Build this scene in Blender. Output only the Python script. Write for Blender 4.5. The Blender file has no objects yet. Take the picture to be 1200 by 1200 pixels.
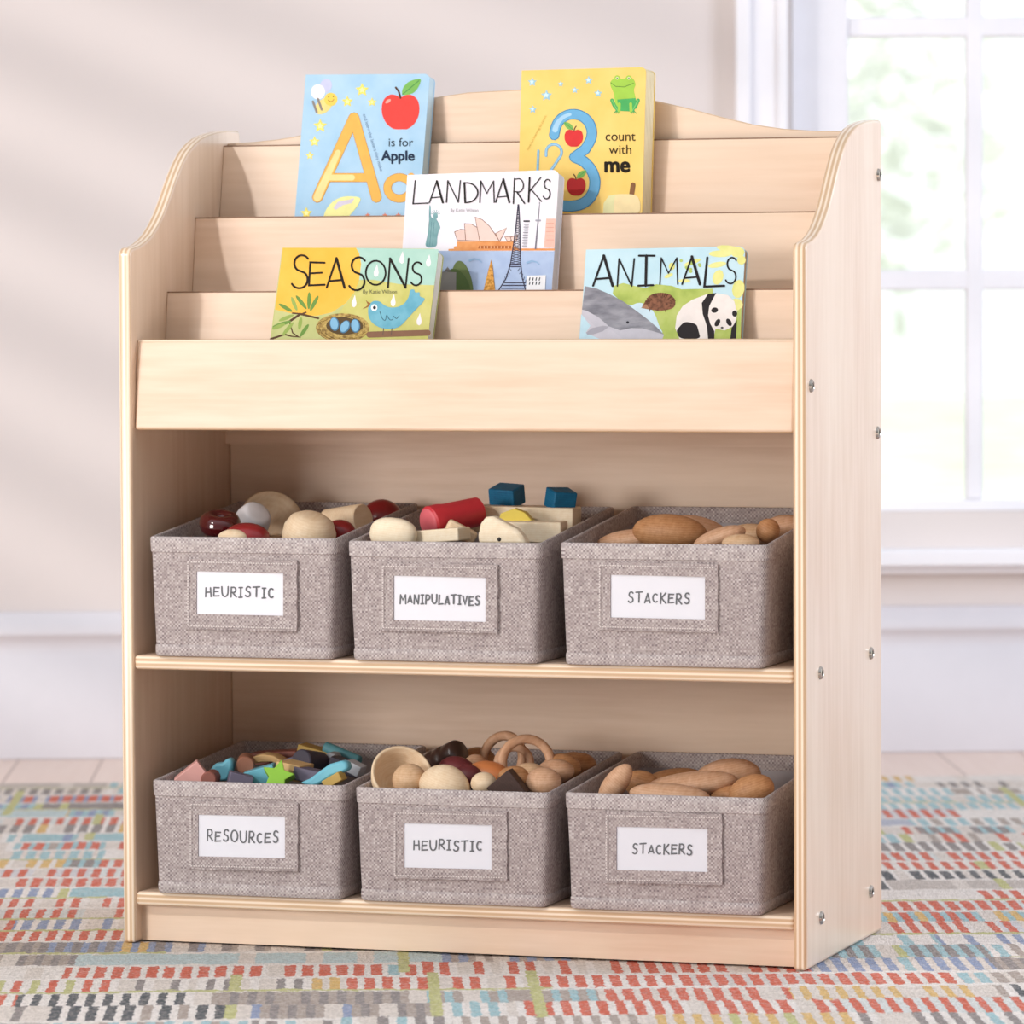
import bpy, bmesh, math, random
from mathutils import Vector, Matrix, noise
PI = math.pi
S = bpy.context.scene
COL = S.collection
rnd = random.Random(7)

# ------------------------------------------------------------------ camera
F_PX = 5538.9
CAM = Vector((1.98579, -4.67847, 0.69626))
AR = Vector((0.94976586, 0.31292765, -0.00459323))
AU = Vector((-0.01009292, 0.04529545, 0.99892265))
AF = Vector((-0.31279857, 0.94869627, -0.04617842))
cd = bpy.data.cameras.new('camera'); cam = bpy.data.objects.new('camera', cd); COL.objects.link(cam)
cd.sensor_width = 36; cd.lens = F_PX * 36 / 1200; cd.clip_end = 200
M3 = Matrix((AR, AU, -AF)).transposed()
cam.matrix_world = Matrix.Translation(CAM) @ M3.to_4x4()
cd.dof.use_dof = True; cd.dof.focus_distance = 4.98; cd.dof.aperture_fstop = 9.0
S.camera = cam

def ray(x, y):
    return AF + AR * ((x - 600) / F_PX) - AU * ((y - 600) / F_PX)
def on_plane(x, y, p, n):
    """point of the plane (p, n) seen at photo position x, y"""
    d = ray(x, y); return CAM + d * ((p - CAM).dot(n) / d.dot(n))
def at_y(x, y, Y): return on_plane(x, y, Vector((0, Y, 0)), Vector((0, 1, 0)))

# ------------------------------------------------------------------ helpers
def tag(o, label=None, cat=None, group=None, kind=None):
    if label: o['label'] = label
    if cat: o['category'] = cat
    if group: o['group'] = group
    if kind: o['kind'] = kind
    return o
def thing(name, label, cat, loc=(0, 0, 0), group=None):
    o = bpy.data.objects.new(name, None); COL.objects.link(o); o.location = loc; o.empty_display_size = .02
    return tag(o, label, cat, group)
def obj(name, bm, mats, parent=None, smooth=False, bevel=0, seg=2, loc=None, auto=None):
    me = bpy.data.meshes.new(name); bm.normal_update(); bm.to_mesh(me); bm.free()
    if not isinstance(mats, (list, tuple)): mats = [mats]
    for m in mats: me.materials.append(m)
    if smooth:
        for p in me.polygons: p.use_smooth = True
    o = bpy.data.objects.new(name, me); COL.objects.link(o)
    if parent is not None: o.parent = parent
    if loc is not None: o.location = loc
    if bevel:
        b = o.modifiers.new('bevel', 'BEVEL'); b.width = bevel; b.segments = seg; b.limit_method = 'ANGLE'; b.angle_limit = math.radians(50)
        b.harden_normals = False
        for p in me.polygons: p.use_smooth = True
        try: me.set_sharp_from_angle(angle=math.radians(50))
        except Exception: pass
    elif auto:
        for p in me.polygons: p.use_smooth = True
        try: me.set_sharp_from_angle(angle=math.radians(auto))
        except Exception: pass
    return o
def box(bm, x0, x1, y0, y1, z0, z1, mi=0, T=None):
    co = [(x0, y0, z0), (x1, y0, z0), (x1, y1, z0), (x0, y1, z0), (x0, y0, z1), (x1, y0, z1), (x1, y1, z1), (x0, y1, z1)]
    v = [bm.verts.new(T @ Vector(c) if T else c) for c in co]
    for f in ((0, 3, 2, 1), (4, 5, 6, 7), (0, 1, 5, 4), (1, 2, 6, 5), (2, 3, 7, 6), (3, 0, 4, 7)):
        bm.faces.new([v[i] for i in f]).material_index = mi
    return bm
def prism(bm, pts, off, mi=0):
    """pts: list of 3D points of one cap; off: extrusion vector"""
    a = [bm.verts.new(p) for p in pts]; b = [bm.verts.new(Vector(p) + off) for p in pts]
    n = len(a)
    fs = [bm.faces.new(a), bm.faces.new(b[::-1])]
    for i in range(n):
        j = (i + 1) % n; fs.append(bm.faces.new((a[j], a[i], b[i], b[j])))
    for f in fs: f.material_index = mi
    return fs
def fixn(bm): bmesh.ops.recalc_face_normals(bm, faces=bm.faces[:]); return bm
def BM(): return bmesh.new()

# ------------------------------------------------------------------ materials
def srgb(c):
    if isinstance(c, str): c = tuple(int(c[i:i + 2], 16) / 255 for i in (0, 2, 4))
    return tuple((v / 12.92 if v <= .04045 else ((v + .055) / 1.055) ** 2.4) for v in c) + (1,)
class N:
    def __init__(s, name):
        s.m = bpy.data.materials.new(name); s.m.use_nodes = True; s.t = s.m.node_tree; s.t.nodes.clear()
        s.out = s.n('ShaderNodeOutputMaterial'); s.b = s.n('ShaderNodeBsdfPrincipled'); s.l(s.b.outputs[0], s.out.inputs[0])
    def n(s, ty, **k):
        o = s.t.nodes.new(ty)
        for a, v in k.items(): setattr(o, a, v)
        return o
    def l(s, a, b): s.t.links.new(a, b)
    def set(s, node, **k):
        for a, v in k.items():
            i = node.inputs[a.replace('_', ' ')]
            if hasattr(v, 'links') or hasattr(v, 'is_linked'): s.l(v, i)
            else: i.default_value = v
        return node
    def math(s, op, a, b=None, c=None):
        o = s.n('ShaderNodeMath', operation=op)
        for i, v in enumerate((a, b, c)):
            if v is None: continue
            if isinstance(v, (int, float)): o.inputs[i].default_value = v
            else: s.l(v, o.inputs[i])
        return o.outputs[0]
    def mix(s, f, a, b, mode='MIX'):
        o = s.n('ShaderNodeMix', data_type='RGBA', blend_type=mode)
        for i, v in ((0, f), (6, a), (7, b)):
            if isinstance(v, (int, float, tuple)): o.inputs[i].default_value = v
            else: s.l(v, o.inputs[i])
        return o.outputs[2]
    def ramp(s, f, stops, interp='LINEAR'):
        o = s.n('ShaderNodeValToRGB'); cr = o.color_ramp; cr.interpolation = interp
        while len(cr.elements) < len(stops): cr.elements.new(.5)
        for e, (p, c) in zip(cr.elements, stops): e.position = p; e.color = c
        s.l(f, o.inputs[0]); return o.outputs[0]
    def coord(s, scale=(1, 1, 1), rot=(0, 0, 0), loc=(0, 0, 0)):
        tc = s.n('ShaderNodeTexCoord'); mp = s.n('ShaderNodeMapping')
        mp.inputs['Scale'].default_value = scale; mp.inputs['Rotation'].default_value = rot; mp.inputs['Location'].default_value = loc
        s.l(tc.outputs['Object'], mp.inputs['Vector']); return mp.outputs[0]
    def noise(s, v, scale=5, detail=3, rough=.5):
        o = s.n('ShaderNodeTexNoise'); s.l(v, o.inputs['Vector'])
        o.inputs['Scale'].default_value = scale; o.inputs['Detail'].default_value = detail; o.inputs['Roughness'].default_value = rough
        return o.outputs[0]
    def bump(s, h, strength=.3, dist=.001):
        o = s.n('ShaderNodeBump'); o.inputs['Strength'].default_value = strength; o.inputs['Distance'].default_value = dist
        s.l(h, o.inputs['Height']); s.l(o.outputs[0], s.b.inputs['Normal'])
def plain(name, c, rough=.6, metal=0, var=.06, scale=30, spec=.5, coat=0, bump=0):
    k = N(name); col = srgb(c)
    n_ = k.noise(k.coord(), scale, 3)
    dk = tuple(v * (1 - var) for v in col[:3]) + (1,); lt = tuple(min(1, v * (1 + var)) for v in col[:3]) + (1,)
    k.l(k.ramp(n_, [(.3, dk), (.7, lt)]), k.b.inputs['Base Color'])
    k.b.inputs['Roughness'].default_value = rough; k.b.inputs['Metallic'].default_value = metal
    k.b.inputs['Specular IOR Level'].default_value = spec; k.b.inputs['Coat Weight'].default_value = coat
    if bump: k.bump(n_, bump)
    return k.m
def ply(name, axis, grain, base='E8CBB3', dark='DDBDA1', layer=('F0DAC2', 'CFAB86'), coat=.35, crough=.5):
    """birch plywood: grain runs along axis `grain`; sheet thickness along `axis` shows the glued layers on its edges"""
    k = N(name)
    sc = [34, 34, 34]; sc[grain] = 2.2
    tc = k.coord(tuple(sc)); n1 = k.noise(tc, 3.2, 4, .55)
    sc2 = [5, 5, 5]; sc2[grain] = 1.8
    n2 = k.noise(k.coord(tuple(sc2), loc=(3, 1, 2)), 1.6, 3, .5)
    fc = k.mix(k.ramp(n1, [(.35, (0, 0, 0, 1)), (.7, (1, 1, 1, 1))]), srgb(dark), srgb(base))
    fc = k.mix(k.ramp(n2, [(.38, (.0, .0, .0, 1)), (.62, (.5, .5, .5, 1))]), fc, srgb(layer[0]))
    ge = k.n('ShaderNodeTexCoord'); sn = k.n('ShaderNodeSeparateXYZ'); k.l(ge.outputs['Normal'], sn.inputs[0])
    sp = k.n('ShaderNodeSeparateXYZ'); k.l(ge.outputs['Object'], sp.inputs[0])
    an = k.math('ABSOLUTE', sn.outputs[axis])
    edge = k.math('LESS_THAN', an, .8)
    st = k.math('SINE', k.math('MULTIPLY', sp.outputs[axis], 2 * PI / .0052))
    sm = k.ramp(k.math('MULTIPLY_ADD', st, .5, .5), [(.15, srgb(layer[1])), (.5, srgb('DFBF9B')), (.9, srgb('F3DFC8'))])
    k.l(k.mix(edge, fc, sm), k.b.inputs['Base Color'])
    k.b.inputs['Roughness'].default_value = .42; k.b.inputs['Specular IOR Level'].default_value = .45
    k.b.inputs['Coat Weight'].default_value = coat; k.b.inputs['Coat Roughness'].default_value = crough
    k.bump(n1, .04)
    return k.m
PLYX = ply('birch_plywood_upright', 0, 2, coat=1., crough=.25)
PLYY = ply('birch_plywood_board', 1, 0)
PLYZ = ply('birch_plywood_flat', 2, 0)

def fabric(name, tint=(1, 1, 1), dark='84787A', mid='AB9F9D', light='CFC6C5'):
    k = N(name)
    ge = k.n('ShaderNodeTexCoord'); sp = k.n('ShaderNodeSeparateXYZ'); k.l(ge.outputs['Object'], sp.inputs[0])
    u = k.math('ADD', sp.outputs[0], sp.outputs[1]); v = sp.outputs[2]
    P = 1 / .0021
    cu = k.math('FLOOR', k.math('MULTIPLY', u, P)); cv = k.math('FLOOR', k.math('MULTIPLY', v, P))
    chk = k.math('MULTIPLY_ADD', k.math('MULTIPLY', k.math('SINE', k.math('MULTIPLY', u, PI * P)), k.math('SINE', k.math('MULTIPLY', v, PI * P))), .62, .5)
    cb = k.n('ShaderNodeCombineXYZ'); k.l(cu, cb.inputs[0]); k.l(cv, cb.inputs[1])
    wn = k.n('ShaderNodeTexWhiteNoise', noise_dimensions='2D'); k.l(cb.outputs[0], wn.inputs['Vector'])
    # slubs: long threads in either direction
    c1 = k.n('ShaderNodeCombineXYZ'); k.l(k.math('MULTIPLY', cu, 1.0), c1.inputs[0]); k.l(k.math('MULTIPLY', v, 30), c1.inputs[1])
    s1 = k.noise(c1.outputs[0], 1.0, 2)
    c2 = k.n('ShaderNodeCombineXYZ'); k.l(k.math('MULTIPLY', u, 30), c2.inputs[0]); k.l(k.math('MULTIPLY', cv, 1.0), c2.inputs[1])
    s2 = k.noise(c2.outputs[0], 1.0, 2)
    a = k.math('MULTIPLY_ADD', chk, .37, k.math('MULTIPLY', wn.outputs[0], .34))
    a = k.math('ADD', a, k.math('MULTIPLY_ADD', s1, .5, -.25)); a = k.math('ADD', a, k.math('MULTIPLY_ADD', s2, .5, -.25))
    a = k.math('ADD', a, .12)
    col = k.ramp(a, [(.1, srgb(dark)), (.48, srgb(mid)), (.9, srgb(light))])
    k.l(col, k.b.inputs['Base Color']); k.b.inputs['Roughness'].default_value = .95
    k.b.inputs['Specular IOR Level'].default_value = .1
    k.bump(a, .35, .0008)
    return k.m
FAB = fabric('woven_fabric')
FABB = fabric('woven_fabric_hem', dark='8D8183', mid='B4A9A7', light='D8D0CE')
LINING = plain('grey_lining', 'B9B2B4', .9, var=.04)
STITCH = plain('light_thread', 'D8CFCC', .8)
CARD = plain('card_white', 'DEDEE6', .35, var=.01, spec=.6)
INK = plain('pencil_grey_ink', '66686C', .7, var=.1)

def wood(name, base, dark, rough=.55, sc=(60, 14, 60)):
    k = N(name); n1 = k.noise(k.coord(sc), 3, 4, .6)
    w = k.n('ShaderNodeTexWave', wave_type='BANDS', bands_direction='Z'); k.l(k.coord((1, .3, 1)), w.inputs['Vector'])
    w.inputs['Scale'].default_value = 130; w.inputs['Distortion'].default_value = 3; w.inputs['Detail'].default_value = 2
    f = k.math('MULTIPLY_ADD', w.outputs['Fac'], .13, k.math('MULTIPLY', n1, .8))
    k.l(k.ramp(f, [(.25, srgb(dark)), (.7, srgb(base))]), k.b.inputs['Base Color'])
    k.b.inputs['Roughness'].default_value = rough; k.b.inputs['Specular IOR Level'].default_value = .35
    return k.m
W_PALE = wood('pale_maple', 'EFD9BC', 'DFC19B'); W_MID = wood('beech_wood', 'DFBE9B', 'C79E76')
W_BROWN = wood('warm_wood', 'C8966A', 'A87349'); W_ROSE = wood('pinkish_beech', 'DDB596', 'C3936F')
W_CREAM = wood('cream_wood', 'F6E8CF', 'EAD6B6')
MAROON = plain('maroon_lacquer', '4E0F12', .12, coat=.8, var=.1); DKRED = plain('dark_red_lacquer', '8C1E22', .3, coat=.3)
WHITEP = plain('white_lacquer', 'E4E2E6', .35, coat=.3); REDP = plain('red_paint', 'D03440', .45); REDL = plain('red_paint_worn', 'DE6A74', .5)
BLUEP = wood('blue_stain', '1D79A6', '12608A', .5); YELP = plain('yellow_paint', 'E3CE5A', .5)
PINKP = plain('dusty_pink_paint', 'E0A79F', .6); AQUA = plain('aqua_paint', '73BFD4', .5); TEAL = plain('teal_paint', '5E9DA8', .55)
BROWNP = plain('brown_paint', '9A6650', .6); RBROWN = plain('red_brown_paint', '91574B', .6); PURP = plain('slate_purple_paint', '6B6478', .6)
NAVY = plain('dark_slate_paint', '3A3644', .55); LIME = plain('lime_paint', '93CC3E', .5); TAN = plain('tan_paint', 'D9B37C', .6)
GREYP = plain('pale_grey_paint', 'B9BDC4', .6); OCHRE = plain('ochre_paint', 'C4A255', .6); DKBR = plain('dark_brown_stain', '3A2722', .3, coat=.4)
BURG = plain('burgundy_stain', '6C2C30', .5); ORANGE = plain('orange_stain', 'D0804C', .4); BLOCKDK = wood('walnut_stain', '4A332C', '38251F')
STEEL = plain('steel', 'BEB6AE', .22, 1, .03); DARKHOLE = plain('dark_socket', '2A2624', .6)

# ------------------------------------------------------------------ room setting (its wall runs at an angle to the bookshelf)
A0 = Vector((-1.0198, 1.9275, 0)); E1 = Vector((0.9386, 0.3450, 0)).normalized(); NRM = Vector((E1.y, -E1.x, 0))   # NRM faces the room
FZ = -.012
ROOM = Matrix((( E1.x, NRM.x, 0, A0.x), (E1.y, NRM.y, 0, A0.y), (0, 0, 1, 0), (0, 0, 0, 1)))      # local x along wall, y into the room
def wall_at(x, y, off=0.):
    p = on_plane(x, y, A0 + NRM * off, NRM); q = p - A0; return q.dot(E1), p.z
def room(o, kind='structure'): o.matrix_world = ROOM; tag(o, kind=kind) if kind else None; return o
U = lambda x, y=600, off=0.: wall_at(x, y, off)[0]
Zp = lambda y, x=1110, off=0.: wall_at(x, y, off)[1]

k = N('wall_paint'); n_ = k.noise(k.coord(), 1.2, 2); k.l(k.ramp(n_, [(.3, srgb('DBD1CE')), (.7, srgb('E0D6D2'))]), k.b.inputs['Base Color']); k.b.inputs['Roughness'].default_value = .9
WALL = k.m
TRIM = plain('backlit_trim_paint', 'F2F0F4', .5, var=.01)  # window trim made lighter in its colour to suggest backlight
TRIMB = plain('baseboard_paint', 'D8D4D9', .45, var=.01)
win_u0, win_u1 = U(928), U(928) + 1.45
win_z0, win_z1 = Zp(600), 2.25
UL, UR, HC = -2.6, 4.2, 6.5  # extra wall height added out of view to block the garden sun
bm = BM(); T = .16
box(bm, UL, win_u0, -T, 0, FZ, HC); box(bm, win_u1, UR, -T, 0, FZ, HC); box(bm, win_u0, win_u1, -T, 0, FZ, win_z0); box(bm, win_u0, win_u1, -T, 0, win_z1, HC)
room(obj('wall_back', bm, WALL))
# floor: boards run away from the wall
k = N('floor_boards'); v = k.coord()
sp = k.n('ShaderNodeSeparateXYZ'); k.l(v, sp.inputs[0])
pu = k.math('MULTIPLY', k.math('ADD', sp.outputs[0], -.03), 1 / .128); idx = k.math('FLOOR', pu); fr = k.math('FRACT', pu)
wn = k.n('ShaderNodeTexWhiteNoise', noise_dimensions='1D'); k.l(idx, wn.inputs['W'])
g = k.noise(k.coord((30, 2, 1)), 2, 4)
c = k.mix(g, srgb('DCC2B4'), srgb('EBD7CA')); c = k.mix(k.math('MULTIPLY', wn.outputs[0], .35), c, srgb('D9BFB0'))
seam = k.math('GREATER_THAN', k.math('ABSOLUTE', k.math('SUBTRACT', fr, .5)), .487)
k.l(k.mix(seam, c, srgb('A98F82')), k.b.inputs['Base Color']); k.b.inputs['Roughness'].default_value = .4
bm = BM(); box(bm, UL, UR, 0, 8.2, FZ - .03, FZ)
room(obj('floor', bm, k.m))
# baseboard, stepped profile
bz = [(FZ, .020), (Zp(762), .020), (Zp(757), .014), (Zp(742), .016), (Zp(736), .024), (Zp(722), .022), (Zp(716), .012), (Zp(711), .010), (Zp(709), 0)]
bm = BM(); pr = [Vector((UL, 0, FZ))] + [Vector((UL, y, z)) for z, y in bz]
prism(bm, pr, Vector((UR - UL, 0, 0))); fixn(bm)
room(obj('baseboard_back', bm, TRIMB, bevel=.002))

# window: casing, sill, sash with glazing bars, pane
win = bpy.data.objects.new('window_1', None); COL.objects.link(win); win.matrix_world = ROOM; tag(win, kind='structure')
def wpart(name, bm, m, par=win, **kw):
    o = obj(name, bm, m, None, **kw); o.parent = par; return o
cu0, cu1 = U(862), U(923)
bm = BM()
def casing(bm, u0, u1, z0, z1, vert=True):
    box(bm, u0, u1, 0, .016, z0, z1); 
    if vert:
        w = u1 - u0
        box(bm, u0, u0 + w * .28, .0155, .030, z0, z1); box(bm, u0 + w * .80, u1, .0155, .022, z0, z1)
casing(bm, cu0, cu1, win_z0 - .05, win_z1)
wr = win_u1; w = cu1 - cu0
box(bm, wr, wr + w, 0, .016, win_z0 - .05, win_z1); box(bm, wr + w * .7, wr + w, .0155, .03, win_z0 - .05, win_z1)
box(bm, cu0, wr + w, 0, .022, win_z1, win_z1 + .09)
wpart('casing', bm, TRIM, bevel=.003)
bm = BM(); box(bm, cu0 - .02, wr + w + .02, -.10, .055, Zp(664, off=.05), Zp(644, off=.05)); box(bm, cu0, wr + w, 0, .03, Zp(671), Zp(664, off=.05))
wpart('window_sill', bm, TRIM, bevel=.004)
SD = -.085   # sash plane
s = N('sash_paint')
gl = [U(x, 300, SD) for x in (993, 1131, 1151)]
pw = gl[1] - gl[0]; mw = gl[2] - gl[1]
gz_b = Zp(585, off=SD); gz = [Zp(y, off=SD) for y in (340, 316, 44, 23)]
ph = gz[2] - gz[1]
bm = BM()
box(bm, win_u0, gl[0], SD - .02, SD + .02, win_z0 - .01, win_z1)                    # stile
uend = gl[0] + 5 * (pw + mw) - mw
box(bm, uend, win_u1 + .0, SD - .02, SD + .02, win_z0 - .01, win_z1) if uend < win_u1 else None
box(bm, win_u0, win_u1, SD - .02, SD + .02, win_z0 - .01, gz_b)
u = gl[1]
while u < win_u1 - .02:
    box(bm, u, u + mw, SD - .014, SD + .014, gz_b, win_z1); u += pw + mw
z = gz[0]
while z < win_z1:
    box(bm, gl[0], win_u1, SD - .013, SD + .013, z, z + (gz[1] - gz[0])); z += ph + (gz[1] - gz[0])
wpart('window_frame', bm, TRIM, bevel=.004)
bm = BM(); box(bm, win_u0 + .001, win_u0 + .006, -.16, -.001, win_z0, win_z1); box(bm, win_u1 - .006, win_u1 - .001, -.16, -.001, win_z0, win_z1)
wpart('jamb', bm, TRIM)
k = N('window_glass'); tr = k.n('ShaderNodeBsdfTransparent'); tr.inputs[0].default_value = (.97, .985, .98, 1)
gs = k.n('ShaderNodeBsdfGlossy'); gs.inputs['Roughness'].default_value = .05
mx = k.n('ShaderNodeMixShader'); fz = k.n('ShaderNodeFresnel'); fz.inputs[0].default_value = 1.3
k.l(fz.outputs[0], mx.inputs[0]); k.l(tr.outputs[0], mx.inputs[1]); k.l(gs.outputs[0], mx.inputs[2]); k.l(mx.outputs[0], k.out.inputs[0])
bm = BM(); box(bm, gl[0] - .005, win_u1 - .005, SD - .002, SD + .002, gz_b - .005, win_z1 - .001)
wpart('pane', bm, k.m)

# ------------------------------------------------------------------ rug
k = N('woven_rug'); v = k.coord()
wob = k.n('ShaderNodeTexNoise'); k.l(v, wob.inputs['Vector']); wob.inputs['Scale'].default_value = 70; wob.inputs['Detail'].default_value = 6; wob.inputs['Roughness'].default_value = .7
off = k.n('ShaderNodeVectorMath', operation='MULTIPLY_ADD'); k.l(wob.outputs['Color'], off.inputs[0]); off.inputs[1].default_value = (.010, .050, 0); k.l(v, off.inputs[2])
sp = k.n('ShaderNodeSeparateXYZ'); k.l(off.outputs[0], sp.inputs[0])
X_, Y_ = sp.outputs[0], sp.outputs[1]
ROW = .094
yr = k.math('MULTIPLY', Y_, 1 / ROW); row = k.math('FLOOR', yr); fy = k.math('FRACT', yr)
def wn1(seed, *c):
    cb = k.n('ShaderNodeCombineXYZ')
    for i, a in enumerate(c): k.l(a, cb.inputs[i])
    cb.inputs[2].default_value = seed
    w_ = k.n('ShaderNodeTexWhiteNoise', noise_dimensions='3D'); k.l(cb.outputs[0], w_.inputs['Vector']); return w_.outputs[0]
rr = wn1(1.3, row)
# block of a row: own length, own two colours
bx = k.math('MULTIPLY_ADD', X_, 5.2, k.math('MULTIPLY', rr, 37.)); blk = k.math('FLOOR', bx)
jit = k.math('MULTIPLY', wn1(9.1, blk, row), .0)
dx = k.math('MULTIPLY_ADD', X_, 1 / .0178, k.math('MULTIPLY', rr, 3.7)); dash = k.math('FRACT', dx); dcell = k.math('FLOOR', dx)
duty = k.math('MULTIPLY_ADD', wn1(5.5, row, blk), .22, .46)
on = k.math('LESS_THAN', dash, duty)
PALC = {'cream': 'F3EAE3', 'cream2': 'E8DCD2', 'grey': '9C9390', 'slate': '67696C', 'coral': 'DD7560', 'aqua': 'ABCBD0', 'blue': '9BA6C2', 'gold': 'E6BE7C', 'olive': 'CCC98E', 'taupe': 'B9AAA0'}
P = {a: srgb(b) for a, b in PALC.items()}
ca = k.ramp(wn1(2.2, row, blk), [(0, P['coral']), (.15, P['slate']), (.27, P['grey']), (.45, P['blue']), (.62, P['aqua']), (.80, P['cream']), (.92, P['gold'])], 'CONSTANT')
cb_ = k.ramp(wn1(3.7, row, blk), [(0, P['cream']), (.36, P['cream2']), (.54, P['taupe']), (.66, P['aqua']), (.85, P['blue']), (.95, P['grey'])], 'CONSTANT')
# the coral rows run long: colour chosen per row for some of them
rowcol = k.math('LESS_THAN', wn1(7.7, row), .20)
big = k.math('FLOOR', k.math('MULTIPLY_ADD', X_, 1.6, k.math('MULTIPLY', rr, 11.)))
rowon = k.math('MULTIPLY', rowcol, k.math('LESS_THAN', wn1(4.1, row, big), .7))
ca = k.mix(rowon, ca, P['coral']); cb_ = k.mix(k.math('MULTIPLY', rowon, .7), cb_, P['cream'])
cc = k.ramp(wn1(2.9, row, blk), [(0, P['cream2']), (.25, P['aqua']), (.45, P['taupe']), (.65, P['blue']), (.8, P['gold']), (.9, P['olive'])], 'CONSTANT')
ca = k.mix(k.math('MULTIPLY', k.math('LESS_THAN', wn1(6.7, dcell, row), .22), k.math('SUBTRACT', 1, rowon)), ca, cc)
c = k.mix(on, cb_, ca)
plainblk = k.math('LESS_THAN', wn1(8.8, row, blk), .10)
c = k.mix(plainblk, c, k.mix(.35, cb_, P['cream']))
# broken single dashes
c = k.mix(k.math('LESS_THAN', wn1(6.1, dcell, row), .10), c, P['cream2'])
# thin cream line between some rows, olive strands across the rows and along them
line = k.math('MULTIPLY', k.math('LESS_THAN', fy, .16), k.math('LESS_THAN', wn1(12., row, big), .7)); c = k.mix(line, c, P['cream'])
cellw = .17
px_ = k.math('MULTIPLY', X_, 1 / cellw); pc = k.math('FLOOR', px_); pf = k.math('FRACT', px_)
seg = k.math('FLOOR', k.math('MULTIPLY', yr, .31))
cen = k.math('MULTIPLY_ADD', wn1(14., pc, seg), .8, .1)
strand = k.math('MULTIPLY', k.math('LESS_THAN', k.math('ABSOLUTE', k.math('SUBTRACT', pf, cen)), .035), k.math('MULTIPLY', k.math('LESS_THAN', wn1(15., pc, seg), .33), k.math('LESS_THAN', wn1(17., pc, row), .85)))
c = k.mix(strand, c, P['olive'])
ol = k.math('MULTIPLY', k.math('LESS_THAN', fy, .12), k.math('LESS_THAN', wn1(16., row, big), .22)); c = k.mix(ol, c, P['olive'])
speck = k.noise(k.coord((1, .5, 1), loc=(5, 3, 1)), 210, 4, .8); c = k.mix(k.ramp(speck, [(.45, (0, 0, 0, 1)), (.62, (.28, .28, .28, 1))]), c, P['cream2'])
fuzz = k.noise(k.coord((1, .45, 1)), 330, 3, .7); fuzz2 = k.noise(k.coord(), 60, 3, .6)
c = k.mix(.55, c, k.ramp(fuzz, [(.3, (.52, .50, .48, 1)), (.62, (1, 1, 1, 1))]), 'MULTIPLY')
c = k.mix(.30, c, k.ramp(fuzz2, [(.3, (.62, .6, .58, 1)), (.7, (1, 1, 1, 1))]), 'MULTIPLY')
k.l(c, k.b.inputs['Base Color']); k.b.inputs['Roughness'].default_value = 1; k.b.inputs['Specular IOR Level'].default_value = .05
k.bump(k.math('ADD', fuzz, k.math('MULTIPLY', on, .2)), .9, .004)
rug_v = (on_plane(600, 910, Vector((0, 0, 0)), Vector((0, 0, 1))) - A0).dot(NRM)
bm = BM(); nx, ny = 150, 120; ru0, ru1, rv0, rv1 = -1.3, 2.9, rug_v, 3.55
vs = [[bm.verts.new((ru0 + (ru1 - ru0) * i / nx, rv0 + (rv1 - rv0) * j / ny, 0)) for i in range(nx + 1)] for j in range(ny + 1)]
for j in range(ny):
    for i in range(nx): bm.faces.new((vs[j][i], vs[j][i + 1], vs[j + 1][i + 1], vs[j + 1][i]))
for row_ in vs:
    for v_ in row_:
        v_.co.z = -.0012 + .0010 * noise.noise(v_.co * 9)
for e in [vs[0], vs[-1], [r[0] for r in vs], [r[-1] for r in vs]]:
    for v_ in e: v_.co.z = -.004
r = bmesh.ops.extrude_edge_only(bm, edges=[e for e in bm.edges if e.is_boundary])
for g_ in r['geom']:
    if isinstance(g_, bmesh.types.BMVert): g_.co.z = FZ
fixn(bm)
rug = obj('area_rug', bm, k.m, smooth=True); rug.matrix_world = ROOM
tag(rug, 'multicoloured woven rug with rows of coral, blue and grey dashes under the bookshelf', 'rug')

# ------------------------------------------------------------------ bookshelf
W = .76; t = .0145; D = .324
shelf = thing('bookshelf', 'birch plywood book display shelf with tiered slots above two open shelves', 'bookshelf')
prof = [(0, 0), (0, .7385), (.0015, .7435), (.006, .7465), (.014, .7475), (.030, .7502), (.048, .7555), (.064, .7625), (.080, .7725), (.096, .785), (.110, .799), (.124, .8145), (.138, .829), (.152, .842), (.168, .8535), (.186, .8625), (.206, .8695), (.23, .8748), (.26, .8788), (.29, .881), (D - .004, .882), (D, .879), (D, 0)]
for x0, lb in ((0, 'left upright'), (W - t, 'right upright')):
    bm = BM(); prism(bm, [Vector((x0, y, z)) for y, z in prof], Vector((t, 0, 0))); fixn(bm)
    o = obj('side_panel', bm, PLYX, shelf, bevel=.0036, seg=4)
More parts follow.
